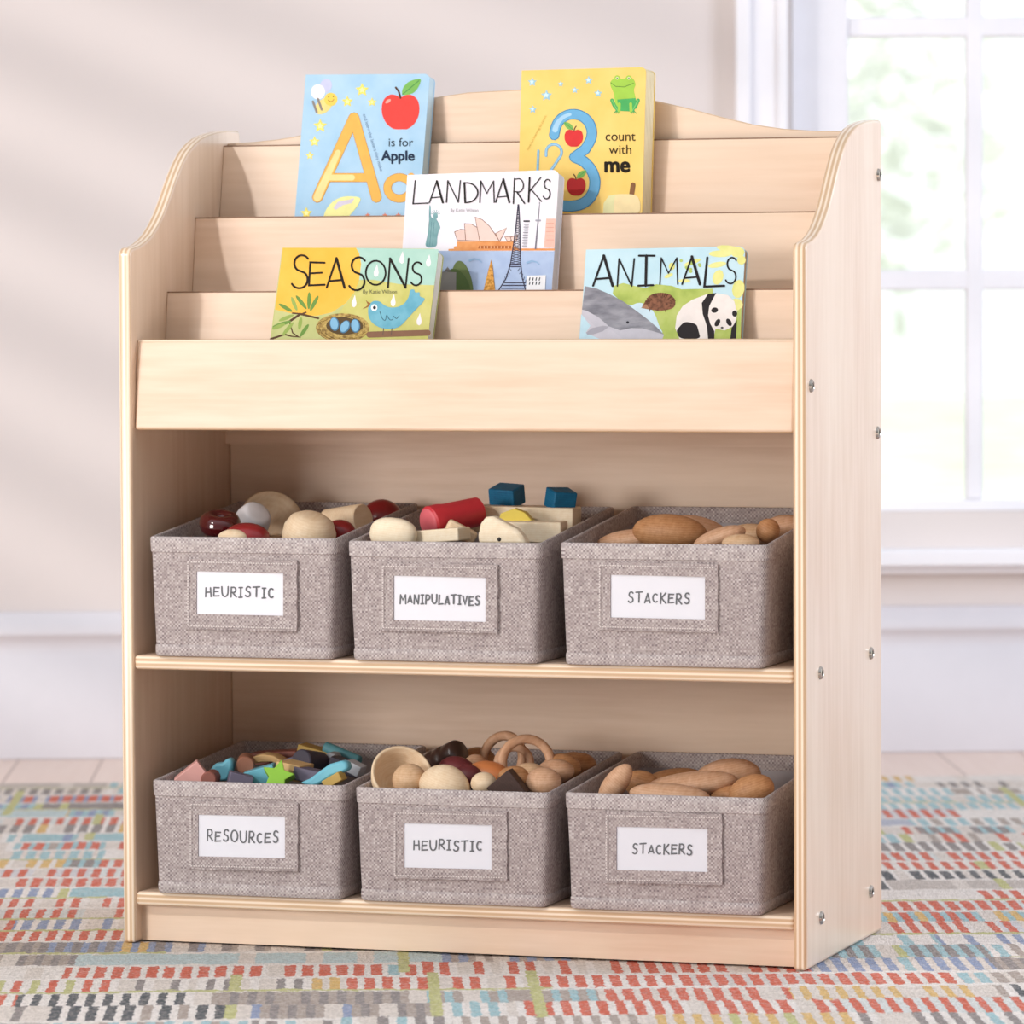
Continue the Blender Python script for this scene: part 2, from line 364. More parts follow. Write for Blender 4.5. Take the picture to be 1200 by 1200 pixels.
# back panel with arched top
arch = [(t, .8665), (.045, .8675), (.075, .870), (.105, .8745), (.140, .8825), (.175, .8925), (.215, .904), (.255, .913), (.30, .9185), (.36, .9205), (.42, .9185), (.47, .9135), (.515, .906), (.555, .8965), (.59, .887), (.625, .8785), (.66, .873), (.70, .870), (W - t, .8690)]
bm = BM(); prism(bm, [Vector((t, .2846, .02))] + [Vector((x, .2846, z)) for x, z in arch] + [Vector((W - t, .2846, .02))], Vector((0, .011, 0))); fixn(bm)
obj('back_panel', bm, PLYY, shelf, bevel=.0015)
def leanboard(name, ytop, ztop, zbot, lean, th, m=PLYY, bv=.001, label=None):
    tn = math.tan(math.radians(lean)); bm = BM(); a = ytop - (ztop - zbot) * tn
    prism(bm, [Vector((t, a, zbot)), Vector((t, ytop, ztop)), Vector((t, ytop + th, ztop)), Vector((t, a + th, zbot))], Vector((W - 2 * t, 0, 0))); fixn(bm)
    o = obj(name, bm, m, shelf, bevel=bv)
    if label: o['label'] = label
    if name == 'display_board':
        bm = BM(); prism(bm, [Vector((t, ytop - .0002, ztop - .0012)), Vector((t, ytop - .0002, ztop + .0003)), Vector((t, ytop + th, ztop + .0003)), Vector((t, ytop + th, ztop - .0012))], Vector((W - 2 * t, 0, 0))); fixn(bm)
        obj('edge_shade_strip', bm, EDGE, o)
EDGE = plain('painted_edge_shade', '8A6A52', .6)  # shadow line along the display board tops, painted as a dark strip
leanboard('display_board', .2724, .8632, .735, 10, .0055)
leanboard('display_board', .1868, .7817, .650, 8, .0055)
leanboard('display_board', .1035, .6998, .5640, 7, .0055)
leanboard('front_board', .0162, .6487, .5520, 5.5, .0115, bv=.0035)
for y0, y1, z in ((.182, .2505, .738), (.099, .170, .652)):
    bm = BM(); box(bm, t, W - t, y0, y1, z - .008, z); obj('slot_floor', bm, PLYZ, shelf)
bm = BM(); box(bm, t, W - t, .0195, .2846, .5527, .5640); obj('slot_floor', bm, PLYZ, shelf)
bm = BM(); box(bm, t, W - t, .272, .2846, .5285, .5527); obj('back_rail', bm, PLYY, shelf)
ZS1, ZS0 = .2951, .0402; TS = .0152
for z in (ZS1, ZS0):
    bm = BM(); box(bm, t, W - t, .002, .2846, z, z + TS); obj('shelf_board', bm, PLYZ, shelf, bevel=.0038, seg=3)
bm = BM(); box(bm, t, W - t, .018, .031, 0.001, ZS0); obj('kick_board', bm, PLYY, shelf)
def bolt(y, z):
    bm = BM()
    M = Matrix.Translation((W, y, z)) @ Matrix.Rotation(PI / 2, 4, 'Y')
    prof_ = [(0.0034, .0007), (.0034, .0024), (.0042, .0030), (.0058, .0026), (.0068, .0012), (.0070, 0)]
    rings = [[bm.verts.new(M @ Vector((r_ * math.cos(2 * PI * i / 20), r_ * math.sin(2 * PI * i / 20), h_))) for i in range(20)] for r_, h_ in prof_]
    for a, b in zip(rings, rings[1:]):
        for i in range(20): bm.faces.new((a[i], a[(i + 1) % 20], b[(i + 1) % 20], b[i]))
    bm.faces.new(rings[0]).material_index = 1
    fixn(bm); obj('bolt', bm, [STEEL, DARKHOLE], shelf, auto=35)
for y, z in ((.3085, .8225), (.0187, .6005), (.3031, .544), (.2714, .307), (.0551, .3025), (.2702, .0490), (.057, .0475)): bolt(y, z)

# ------------------------------------------------------------------ strokes, lettering
def arc(cx, cy, rx, ry, a0, a1, n=14):
    return [(cx + rx * math.cos(math.radians(a0 + (a1 - a0) * i / n)), cy + ry * math.sin(math.radians(a0 + (a1 - a0) * i / n))) for i in range(n + 1)]
GL = {  # unit box, y up
 'A': [[(0, 0), (.55, 1)], [(.55, 1), (1, 0)], [(.13, .22), (.86, .26)]],
 'C': [arc(.55, .5, .5, .5, 55, 305)],
 'D': [[(.06, 0), (.0, 1)], [(0, 1)] + arc(.15, .5, .85, .5, 85, -85) + [(.06, 0)]],
 'E': [[(1, .98), (.08, 1), (0, 0), (1, .03)], [(.04, .52), (.82, .55)]],
 'H': [[(.05, 1), (0, 0)], [(.9, 1), (1, 0)], [(.03, .5), (.95, .52)]],
 'I': [[(.5, 1), (.46, 0)], [(.05, 1), (1, 1)], [(0, 0), (.92, .02)]],
 'K': [[(.08, 1), (0, 0)], [(.95, 1), (.05, .42)], [(.18, .52), (1, .02)]],
 'L': [[(.15, 1), (0, 0), (1, .03)]],
 'M': [[(.0, 0), (.08, 1)], [(.08, 1), (.48, .42), (.95, 1)], [(.95, 1), (1, 0)]],
 'N': [[(0, .0), (.1, 1)], [(.1, 1), (.85, 0)], [(.85, 0), (1, 1)]],
 'O': [arc(.5, .5, .5, .5, 100, 460, 24)],
 'P': [[(.08, 1), (.0, 0)], [(.06, .97)] + arc(.45, .73, .5, .27, 80, -90) + [(.05, .45)]],
 'R': [[(.1, 1), (.0, 0)], [(.08, .97)] + arc(.45, .73, .45, .27, 80, -95) + [(.08, .48)], [(.3, .47), (1, 0)]],
 'S': [arc(.62, .75, .40, .25, 35, 180, 9) + arc(.62, .75, .40, .25, 190, 235, 3) + arc(.48, .25, .45, .27, 50, -150, 12)],
 'T': [[(.0, .96), (1, 1)], [(.52, .98), (.48, 0)]],
 'U': [[(0, 1), (.02, .5)] + arc(.5, .42, .46, .42, 180, 360) + [(1, 1)]],
 'V': [[(0, 1), (.5, 0), (1, 1)]],
}
def chaikin(pts, closed, it=2):
    for _ in range(it):
        out = [] if closed else [pts[0]]
        n = len(pts)
        for i in range(n if closed else n - 1):
            a, b = pts[i], pts[(i + 1) % n]
            for k_ in (.22, .78): out.append((a[0] + (b[0] - a[0]) * k_, a[1] + (b[1] - a[1]) * k_))
        if not closed: out.append(pts[-1])
        pts = out
    return pts
class Flat:
    """flat coloured shapes laid on a plane; layers rise by a hair"""
    def __init__(s, p, n, up_, base_off=.00015, step=.000005):
        s.p, s.n = p, n; s.bm = BM(); s.mats = []; s.k = 0; s.b = base_off; s.st = step
    def mi(s, m):
        if m not in s.mats: s.mats.append(m)
        return s.mats.index(m)
    def map(s, f): s.f = f; return s
    def P(s, x, y, h):
        a, b = s.f(x, y); return on_plane(a, b, s.p, s.n) + s.n * h
    def layer(s): s.k += 1; return s.b + s.k * s.st
    def poly(s, pts, m, h=None, exact=False):
        if len(pts) >= 8 and not exact: pts = chaikin(pts, True)
        h = s.layer() if h is None else h
        vs = [s.bm.verts.new(s.P(x, y, h)) for x, y in pts]
        f = s.bm.faces.new(vs); f.material_index = s.mi(m); f.normal_update()
        if f.normal.dot(s.n) < 0: f.normal_flip()
        if len(pts) > 4: bmesh.ops.triangulate(s.bm, faces=[f])
        return h
    def ell(s, cx, cy, rx, ry, m, rot=0, n=28, h=None):
        c_, q = math.cos(math.radians(rot)), math.sin(math.radians(rot))
        return s.poly([(cx + rx * math.cos(a) * c_ - ry * math.sin(a) * q, cy + rx * math.cos(a) * q + ry * math.sin(a) * c_) for a in [2 * PI * i / n for i in range(n)]], m, h, exact=True)
    def stroke(s, pts, w, m, h=None, w2=None):
        """one ribbon with round ends, no part of it lying over another"""
        h = s.layer(); w2 = w if w2 is None else w2
        if 8 <= len(pts) <= 13 and math.hypot(pts[0][0] - pts[-1][0], pts[0][1] - pts[-1][1]) > 1: pts = chaikin(pts, False)
        P_ = [pts[0]]
        for q in pts[1:]:
            if math.hypot(q[0] - P_[-1][0], q[1] - P_[-1][1]) > 1e-3: P_.append(q)
        n = len(P_)
        if n < 2: return
        closed = n > 4 and math.hypot(P_[0][0] - P_[-1][0], P_[0][1] - P_[-1][1]) < 1e-2
        D = []
        for a, b in zip(P_, P_[1:]):
            L = math.hypot(b[0] - a[0], b[1] - a[1]); D.append(((b[0] - a[0]) / L, (b[1] - a[1]) / L))
        Lf, Rt = [], []
        for i in range(n):
            ww = (w + (w2 - w) * i / (n - 1)) / 2
            if closed and i in (0, n - 1): d0, d1 = D[-1], D[0]
            else: d0, d1 = D[max(0, i - 1)], D[min(i, n - 2)]
            mx_, my_ = d0[0] + d1[0], d0[1] + d1[1]; L = math.hypot(mx_, my_) or 1e-6; mx_, my_ = mx_ / L, my_ / L
            k_ = min(1.6, 1 / max(.3, mx_ * d1[0] + my_ * d1[1]))
            x, y = P_[i]; Lf.append((x - my_ * ww * k_, y + mx_ * ww * k_)); Rt.append((x + my_ * ww * k_, y - mx_ * ww * k_))
        if not closed:
            def cap(c_, d, ww): a0 = math.atan2(d[1], d[0]); return [(c_[0] + ww * math.cos(a0 + math.radians(a)), c_[1] + ww * math.sin(a0 + math.radians(a))) for a in (60, 20, -20, -60)]
            e_ = cap(P_[-1], D[-1], w2 / 2); b_ = cap(P_[0], (-D[0][0], -D[0][1]), w / 2)
            mi_ = s.mi(m)
        V = lambda q: s.bm.verts.new(s.P(q[0], q[1], h))
        vl, vr = [V(q) for q in Lf], [V(q) for q in Rt]; fs = []
        for i in range(n - 1): fs.append(s.bm.faces.new((vl[i], vl[i + 1], vr[i + 1], vr[i])))
        if not closed:
            fs.append(s.bm.faces.new([vl[-1]] + [V(q) for q in e_] + [vr[-1]])); fs.append(s.bm.faces.new([vr[0]] + [V(q) for q in b_] + [vl[0]]))
        for f in fs:
            f.material_index = s.mi(m); f.normal_update()
            if f.normal.dot(s.n) < 0: f.normal_flip()
    def glyph(s, ch, x0, x1, y0, y1, w, m, thin=None, bold=None):
        for i, st in enumerate(GL[ch]):
            ww = w if i == 0 or thin is None else thin
            if bold and i in bold: ww = bold[i]
            s.stroke([(x0 + (x1 - x0) * a, y1 - (y1 - y0) * b) for a, b in st], ww, m)
    def star(s, cx, cy, r, m, ri=.48, rot=0, n=5):
        s.poly([(cx + r * (1 if i % 2 == 0 else ri) * math.sin(PI * i / n + rot), cy - r * (1 if i % 2 == 0 else ri) * math.cos(PI * i / n + rot)) for i in range(2 * n)], m, exact=True)
    def text(s, body, x, y, size, m, off=0, ang=0, sx=1, bold=0):
        if bold:
            for q in range(8): s.text(body, x + bold * math.cos(q * PI / 4), y + bold * math.sin(q * PI / 4), size, m, 0, ang, sx)
        cu = bpy.data.curves.new('lettering', 'FONT'); cu.body = body; cu.size = size; cu.offset = off; cu.fill_mode = 'FRONT'
        o = bpy.data.objects.new('lettering', cu); COL.objects.link(o)
        dg = bpy.context.evaluated_depsgraph_get(); me = o.evaluated_get(dg).to_mesh()
        h = s.layer(); c_, q = math.cos(math.radians(ang)), math.sin(math.radians(ang)); i_ = s.mi(m)
        vs = [s.bm.verts.new(s.P(x + v_.co.x * sx * c_ + v_.co.y * q, y + v_.co.x * sx * q - v_.co.y * c_, h)) for v_ in me.vertices]
        for p_ in me.polygons:
            try: f = s.bm.faces.new([vs[j] for j in p_.vertices]); f.material_index = i_
            except ValueError: pass
        o.evaluated_get(dg).to_mesh_clear(); bpy.data.objects.remove(o); bpy.data.curves.remove(cu)

_mc = {}
def ink(c, rough=.6, coat=0):
    if c not in _mc: _mc[c] = plain('print_' + c, c, rough, var=.05, scale=90, coat=0, spec=.15)
    return _mc[c]
def blend(name, fn_stops, scale, detail=3, rough=.6, st=(1, 1, 1)):
    k = N(name); n_ = k.noise(k.coord(st), scale, detail); k.l(k.ramp(n_, [(p_, srgb(c_)) for p_, c_ in fn_stops]), k.b.inputs['Base Color']); k.b.inputs['Roughness'].default_value = rough; k.b.inputs['Specular IOR Level'].default_value = .25; return k.m

# ------------------------------------------------------------------ books
PAGE = plain('page_board', 'EFEBE4', .7, var=.02); PAGEG = plain('page_board_grey', 'C9D3D8', .7)
def book(label, plane_y, plane_z, lean, TL, TR, hgt, T_, bg, spine, art, pagem=PAGE, extra=0, name='board_book', back=None, rad=.006):
    """front cover plane passes (plane_y, plane_z) and leans back; TL and TR are its top corners"""
    a = math.radians(lean); n = Vector((0, -math.cos(a), math.sin(a)))
    p = Vector((0, plane_y, plane_z)); tl = on_plane(*TL, p, n); tr = on_plane(*TR, p, n)
    ux = (tr - tl).normalized(); uz = -ux.cross(n).normalized()
    if uz.z < 0: uz = -uz
    wd = (tr - tl).length
    o = thing(name, label, 'book', tuple(tl - uz * hgt), 'board books in the display slots')
    org = o.location.copy()
    def shape(off0, off1, grow, m, nm, par, rr=rad, mats=None, w0=0):
        pts = [(w0, 0), (wd + grow - rr, 0)] + [(wd + grow - rr + rr * math.sin(q), rr - rr * math.cos(q)) for q in [PI / 2 * i / 6 for i in range(1, 7)]]
        pts += [(wd + grow - rr + rr * math.cos(q), hgt - rr + rr * math.sin(q)) for q in [PI / 2 * i / 6 for i in range(0, 7)]] + [(w0, hgt)]
        bm = BM(); prism(bm, [ux * x + uz * z - n * off0 for x, z in pts], -n * (off1 - off0)); fixn(bm)
        return obj(nm, bm, m, par)
    C_ = .0014
    cov = None
    F = Flat(tl, n, None)
    art(F)
    cov = shape(0, C_, 0, bg, 'cover', o)
    F.bm.verts.ensure_lookup_table()
    for v_ in F.bm.verts: v_.co -= org
    # merge the printed shapes into the cover's own mesh
    me = cov.data; bm = BM(); bm.from_mesh(me); base = len(me.materials)
    tmp = bpy.data.meshes.new('print'); F.bm.to_mesh(tmp); F.bm.free()
    k0 = len(bm.faces); bm.from_mesh(tmp); bm.faces.ensure_lookup_table()
    for f in bm.faces[k0:]: f.material_index += base
    bm.to_mesh(me); bm.free(); bpy.data.meshes.remove(tmp)
    for m_ in F.mats: me.materials.append(m_)
    np_ = max(3, int((T_ - 2 * C_) / .0026))
    for i in range(np_):                       # board pages: a hair of gap between them
        a0 = C_ + (T_ - 2 * C_) * i / np_; a1 = C_ + (T_ - 2 * C_) * (i + 1) / np_ - .0003
        shape(a0 + .0001, a1, -.0006 + extra * (i / np_), pagem, 'page', o, w0=.001)
    shape(T_ - C_, T_, extra, back or bg, 'back_cover', o)
    bm = BM(); prism(bm, [Vector(-ux * .0012 + uz * z - n * q) for z, q in ((0, .0002), (hgt, .0002), (hgt, T_), (0, T_))], ux * .0022); fixn(bm)
    obj('spine', bm, spine, o)
    return o

def Z(ox, oy, sc): return lambda x, y: (ox + x / sc, oy + y / sc)

def apple(F, cx, cy, r, red, leafang=1):
    F.poly([(cx + r * x, cy + r * y) for x, y in ((0, -.72), (.25, -.86), (.6, -.88), (.9, -.62), (1.0, -.2), (.95, .25), (.72, .68), (.35, .95), (.1, .93), (-.1, .95), (-.4, .92), (-.75, .66), (-.97, .2), (-1, -.25), (-.88, -.66), (-.55, -.9), (-.22, -.85))], ink(red))
    F.stroke([(cx, cy - r * .7), (cx - r * .1 * leafang, cy - r * 1.05), (cx - r * .25 * leafang, cy - r * 1.25)], r * .1, ink('53382F'))
    L = leafang
    F.poly([(cx + L * r * x, cy + r * y) for x, y in ((.05, -.85), (.12, -1.25), (.4, -1.55), (.75, -1.68), (1.1, -1.72), (.98, -1.35), (.75, -1.0), (.4, -.86))], ink('7DB85E'))
    F.stroke([(cx + L * r * .1, cy - r * .88), (cx + L * r * .95, cy - r * 1.6)], r * .05, ink('4F9150'))

# --- Aa book
def art_a(F):
    F.map(Z(310, 60, 5.4545))
    F.ell(392, 222, 38, 46, ink('C9CDEB'), 20); F.ell(342, 260, 45, 48, ink('EFEFFA'))
    F.ell(378, 350, 66, 42, ink('F2D98C'), -42)
    for dx_ in (-34, -2): F.stroke([(352 + dx_ - 8, 325 + dx_ * -.5 - 20), (360 + dx_ + 8, 350 - dx_ * .5 + 22)], 15, ink('8E857F'))
    F.ell(424, 308, 42, 42, ink('F6CF60')); F.stroke(arc(424, 300, 20, 22, 20, 150, 8), 4, ink('A06A30')); F.ell(410, 292, 4, 5, ink('6A4A2A')); F.ell(440, 290, 4, 5, ink('6A4A2A'))
    Y = ink('F6E36A'); Yl = ink('FFF6B0')
    for x, y, r_ in ((624, 248, 45), (530, 322, 38), (688, 326, 30), (356, 478, 46), (320, 578, 36), (290, 668, 28), (268, 1036, 40)):
        F.star(x, y, r_, Y); F.star(x, y, r_ * .5, Yl)
    apple(F, 870, 385, 122, 'EF4A44', 1); F.ell(790, 320, 20, 10, ink('F9A79D'), -35)
    G = ink('F0B75C'); E = ink('C98F45'); Lt = ink('FBDD9A')
    def fat(pts, w_, mats):
        for q, (ww, mm) in enumerate(mats): F.stroke(pts, ww, mm)
    for pts, w_ in (([(338, 935), (572, 425)], 62), ([(572, 425), (716, 935)], 62), ([(420, 808), (670, 808)], 52)):
        F.stroke(pts, w_ + 6, E)
    for pts, w_ in (([(338, 935), (572, 425)], 62), ([(572, 425), (716, 935)], 62), ([(420, 808), (670, 808)], 52)):
        F.stroke(pts, w_, G)
    F.stroke([(338, 935), (470, 648)], 50, Lt, w2=36); F.stroke([(415, 808), (560, 808)], 38, Lt)
    F.stroke(arc(862, 874, 76, 68, 0, 360, 30), 52, E); F.stroke(arc(862, 874, 76, 68, 0, 360, 30), 46, G)
    F.stroke([(938, 800), (935, 945)], 46, G)
    F.poly([(372, 1075), (392, 1010), (440, 955), (510, 925), (622, 932), (600, 985), (555, 1040), (520, 1075)], ink('F3F0A4'))
    F.poly([(440, 1000), (470, 962), (540, 950), (575, 938), (560, 970), (500, 985), (455, 1015)], ink('D9D2E4'))
    K = ink('2C3849')
    F.text('is for', 790, 608, 76, K, sx=1.02); F.text('Apple', 748, 698, 88, ink('26344C'), bold=3.0, sx=1.02)
    F.text('and learn the letters they make', 628, 405, 30, ink('7D97B5'), ang=73, sx=1.0)
    for x in (660, 770, 855): F.star(x, 1050, 18, ink('E88C72'))
blueA = blend('cover_sky_blue', [(.3, 'A3CBE8'), (.7, 'B3D5EE')], 40)
TA = .019
book('light blue alphabet board book with a red apple, in the rear slot', .2724 - TA - .002, .8632, 11.5, (359.5, 87.5), (503.5, 86.5), .188, TA, blueA, blueA, art_a, pagem=plain('page_pale_blue', 'C4DBE4', .7), extra=.0005)

# --- 123 book
def art_3(F):
    F.map(Z(590, 60, 6.0))
    S_ = ink('9CCBE0'); S2 = ink('D6ECF2')
    for x, y, r_ in ((203, 217, 34), (403, 230, 22), (600, 205, 32), (303, 312, 42), (503, 274, 26), (666, 297, 31), (207, 410, 30)):
        F.star(x, y, r_, S_); F.star(x - 3, y - 2, r_ * .5, S2)
    # frog
    g1, g2 = ink('A3CF52'), ink('4EAE62')
    F.poly([(750, 215), (775, 190), (800, 178), (840, 200), (880, 172), (915, 195), (932, 235), (915, 268), (930, 330), (935, 400), (885, 425), (800, 420), (785, 360), (775, 290), (752, 245)], g1)
    F.poly([(800, 340), (930, 330), (937, 400), (900, 425), (812, 420)], g2)
    for x, y in ((800, 190), (882, 190)): F.ell(x, y, 20, 20, g1); F.ell(x, y, 9, 9, ink('F1F2CE')); F.ell(x, y, 5, 5, ink('3B3A22'))
    F.stroke([(755, 222), (790, 248), (850, 252), (915, 225)], 4, ink('47763A'))
    for sx_ in (-1, 1):
        cx = 855 + sx_ * 92
        F.stroke([(cx, 345), (cx - sx_ * 18, 385), (cx - sx_ * 40, 410)], 26, g2); F.stroke([(cx, 345), (cx - sx_ * 40, 420)], 4, ink('8ED07A'))
        F.stroke([(855 + sx_ * 40, 370), (855 + sx_ * 42, 425)], 20, g1)
        for d in (-16, 0, 16): F.stroke([(855 + sx_ * 60, 415), (855 + sx_ * 62 + d, 438)], 6, g2)
    # big three
    top = arc(495, 572, 128, 132, 170, 20, 16)[::1]
    b0, b1, b2 = ink('3E87B5'), ink('6FB1DC'), ink('A9D3EF')
    three = [(x, 572 - (y - 572)) for x, y in []]
    p3 = [(357, 590)] + [(492 + 130 * math.cos(math.radians(a)), 575 - 132 * math.sin(math.radians(a))) for a in range(170, -40, -10)] + [(575, 690), (500, 745)]
    q3 = [(500, 745), (565, 772), (618, 830), (645, 900), (640, 975), (605, 1040), (545, 1080), (470, 1092), (400, 1085), (370, 1070)]
    F.stroke(p3, 74, b0); F.stroke(q3, 78, b0); F.stroke(p3, 62, b1); F.stroke(q3, 66, b1)
    F.stroke(p3[1:9], 40, b2, w2=20)
    apple(F, 495, 610, 66, 'D8383A', -1); apple(F, 512, 952, 68, 'B92F31', 1)
    F.stroke([(246, 700), (240, 850)], 16, b1); F.stroke([(246, 700), (241, 850)], 6, b2)
    two = [(300, 735)] + [(355 + 55 * math.cos(math.radians(a)), 710 - 55 * math.sin(math.radians(a))) for a in range(180, -50, -15)] + [(330, 845)]
    F.stroke(two, 18, b1); F.stroke(two, 7, b2)
    K = ink('352818')
    F.text('count', 715, 630, 96, K, sx=.96); F.text('with', 742, 722, 92, K, sx=1.0); F.text('me', 706, 848, 148, ink('20180E'), bold=5.5, sx=1.0)
    F.stroke([(912, 940), (902, 1005)], 34, ink('8A6242'))
    F.poly([(700, 1150), (705, 1070), (740, 1018), (800, 1005), (900, 1005), (945, 1020), (965, 1070), (960, 1150)], ink('F3E0AE'))
    F.poly([(700, 1150), (705, 1070), (740, 1018), (790, 1006), (775, 1080), (780, 1150)], ink('E4E2AE'))
    F.text('have fun learning to count', 175, 700, 26, ink('CDB45A'), ang=-62)
yel = blend('cover_yellow', [(.25, 'F0C968'), (.75, 'F8DA84')], 22)
TB = .024
book('yellow counting board book with a green frog and big blue 3, in the rear slot', .2724 - TB - .009, .8632, 7.5, (612.5, 82.5), (757, 78.5), .19, TB, yel, yel, art_3, pagem=plain('page_cream', 'F0E2BE', .7), extra=.004)

# --- Landmarks
def art_l(F):
    F.map(Z(460, 190, 5.714))
    F.poly([(300, 594), (1085, 596), (1055, 1000), (60, 1000), (60, 594)], blend('print_sea', [(.3, 'A3B7DA'), (.7, 'B3C6E4')], 60))
    ti = blend('print_verdigris', [(.3, '6E9AA0'), (.7, '88B0B4')], 120)
    F.poly([(245, 300), (250, 285), (258, 300), (256, 365), (272, 378), (292, 378), (305, 400), (315, 420), (322, 440), (310, 460), (300, 500), (298, 572), (215, 572), (232, 500), (245, 440), (244, 370)], ti)
    F.ell(288, 362, 15, 20, ti)
    for a in range(-75, 80, 30): F.stroke([(288, 352), (288 + 32 * math.sin(math.radians(a)), 352 - 32 * math.cos(math.radians(a)))], 4, ti)
    for x in (245, 262, 280): F.stroke([(x, 400), (x - 12, 560)], 2.5, ink('4E7C84'))
    OR = blend('print_orange', [(.3, 'D98A4E'), (.7, 'E8A267')], 90); SH = ink('EBCFC6'); BR = ink('8A5A44')
    F.poly([(375, 594), (375, 582), (412, 580), (412, 565), (432, 562), (432, 532), (810, 532), (812, 562), (845, 578), (1086, 578), (1086, 592)], OR, exact=True)
    F.poly([(575, 570), (580, 560), (795, 560), (795, 580), (575, 580)], ink('B4683A'))
    for q in range(9): F.stroke([(590 + q * 23, 563), (590 + q * 23, 577)], 4, ink('F1C49A'))
    for pts in ([(435, 525), (415, 468), (455, 450), (497, 455), (490, 525)], [(490, 525), (482, 412), (530, 415), (570, 440), (585, 530)], [(585, 530), (553, 368), (600, 385), (650, 430), (695, 495), (715, 530)], [(715, 530), (690, 478), (765, 440), (740, 490), (718, 530)], [(770, 532), (752, 500), (800, 500), (790, 532)], [(800, 532), (790, 505), (840, 485), (830, 532)]):
        F.poly(pts, SH); F.stroke(pts + pts[:1], 4, BR)
    # tower
    K = ink('3E3A4E')
    for sx_ in (-1, 1):
        F.stroke([(845 - 2 + sx_ * 2, 285), (840 + sx_ * 13, 430), (833 + sx_ * 21, 540), (825 + sx_ * 34, 680), (815 + sx_ * 55, 780), (800 + sx_ * 95, 868)], 7, K)
    for q in range(26):
        y = 300 + q * 15; w_ = 4 + max(0, (y - 300)) * .075; x = 844 - (y - 300) * .045
        F.stroke([(x - w_, y), (x + w_, y + 14)], 3.5, K); F.stroke([(x + w_, y), (x - w_, y + 14)], 3.5, K)
    for y, w_ in ((685, 36), (700, 38), (808, 75), (826, 82), (845, 92)): F.stroke([(822 - w_, y), (822 + w_ * .9, y)], 7, K)
    for sx_ in (-1, 1):
        for q in range(5): F.stroke([(818 + sx_ * (36 + q * 10), 710 + q * 20), (818 + sx_ * (20 + q * 13), 730 + q * 20)], 3, K)
    F.stroke([(882, 396), (916, 396)], 10, ink('34303A'))
    for q in range(9): F.stroke([(882 - q * 1.5, 418 + q * 18), (912 - q * 1.5, 418 + q * 18)], 5, ink('8C8C96')); F.stroke([(888 - q * 1.5, 426 + q * 18), (908 - q * 1.5, 426 + q * 18)], 4, ink('BEBEC6'))
    F.stroke([(985, 285), (975, 390), (958, 580)], 3, ink('7A7886'), w2=9); F.stroke([(962, 392), (990, 392)], 12, ink('A8A8B4')); F.ell(985, 275, 2, 8, ink('7A7886'))
    F.poly([(1030, 380), (1092, 380), (1086, 575), (1016, 572)], ink('EDBEAF'))
    for q in range(5): F.stroke([(1032, 410 + q * 28), (1080, 410 + q * 28)], 3, ink('D89484'))
    F.ell(470, 840, 70, 180, ink('6F8152'), -8, h=None); F.ell(440, 880, 90, 170, ink('5F7446'), -14)
    F.poly([(330, 735), (428, 738), (425, 1000), (300, 1000)], ink('9A9795')); F.poly([(345, 735), (370, 702), (395, 735)], ink('7E7A78'))
    F.poly([(606, 880), (640, 735), (662, 655), (672, 700), (690, 880)], blend('print_gold_scale', [(.42, 'B57A2C'), (.58, 'E0A650')], 420))
    F.poly([(900, 762), (1028, 758), (1022, 880), (893, 880)], ink('EFEFF2'))
    for q in range(4):
        for j in range(2): F.stroke([(922 + q * 22, 776 + j * 28), (918 + q * 22, 792 + j * 28)], 7, ink('3D4048'))
    for cx, cy in ((560, 660), (945, 675)):
        F.stroke([(cx - 42, cy), (cx - 10, cy - 12), (cx + 22, cy - 4), (cx + 40, cy + 14)], 14, ink('93B4D6'), w2=5)
    Kk = ink('262322')
    for ch, x0, x1, y0, y1 in (('L', 138, 240, 125, 280), ('A', 248, 338, 128, 272), ('N', 362, 455, 125, 270), ('D', 482, 572, 140, 272), ('M', 585, 682, 128, 272), ('A', 692, 783, 115, 270), ('R', 810, 885, 112, 278), ('K', 912, 998, 105, 268), ('S', 1005, 1060, 118, 245)):
        F.glyph(ch, x0, x1, y0, y1, 8, Kk, thin=7, bold={'A': {1: 13}, 'D': {0: 12, 1: 9}, 'R': {2: 9}, 'K': {0: 11}}.get(ch))
    F.text('By Katie Wilson', 388, 334, 32, ink('A6A2A6'), sx=.9)
offw = blend('cover_off_white', [(.3, 'EDE9F2'), (.7, 'F6F3FA')], 20)
TL_ = .018
book('white board book about landmarks with a tower and sea, in the middle slot', .1868 - TL_ - .002, .7817, 15.5, (478.5, 205), (655, 199), .172, TL_, offw, offw, art_l, pagem=plain('page_grey_white', 'D9D8DC', .7), extra=.001, rad=.007)

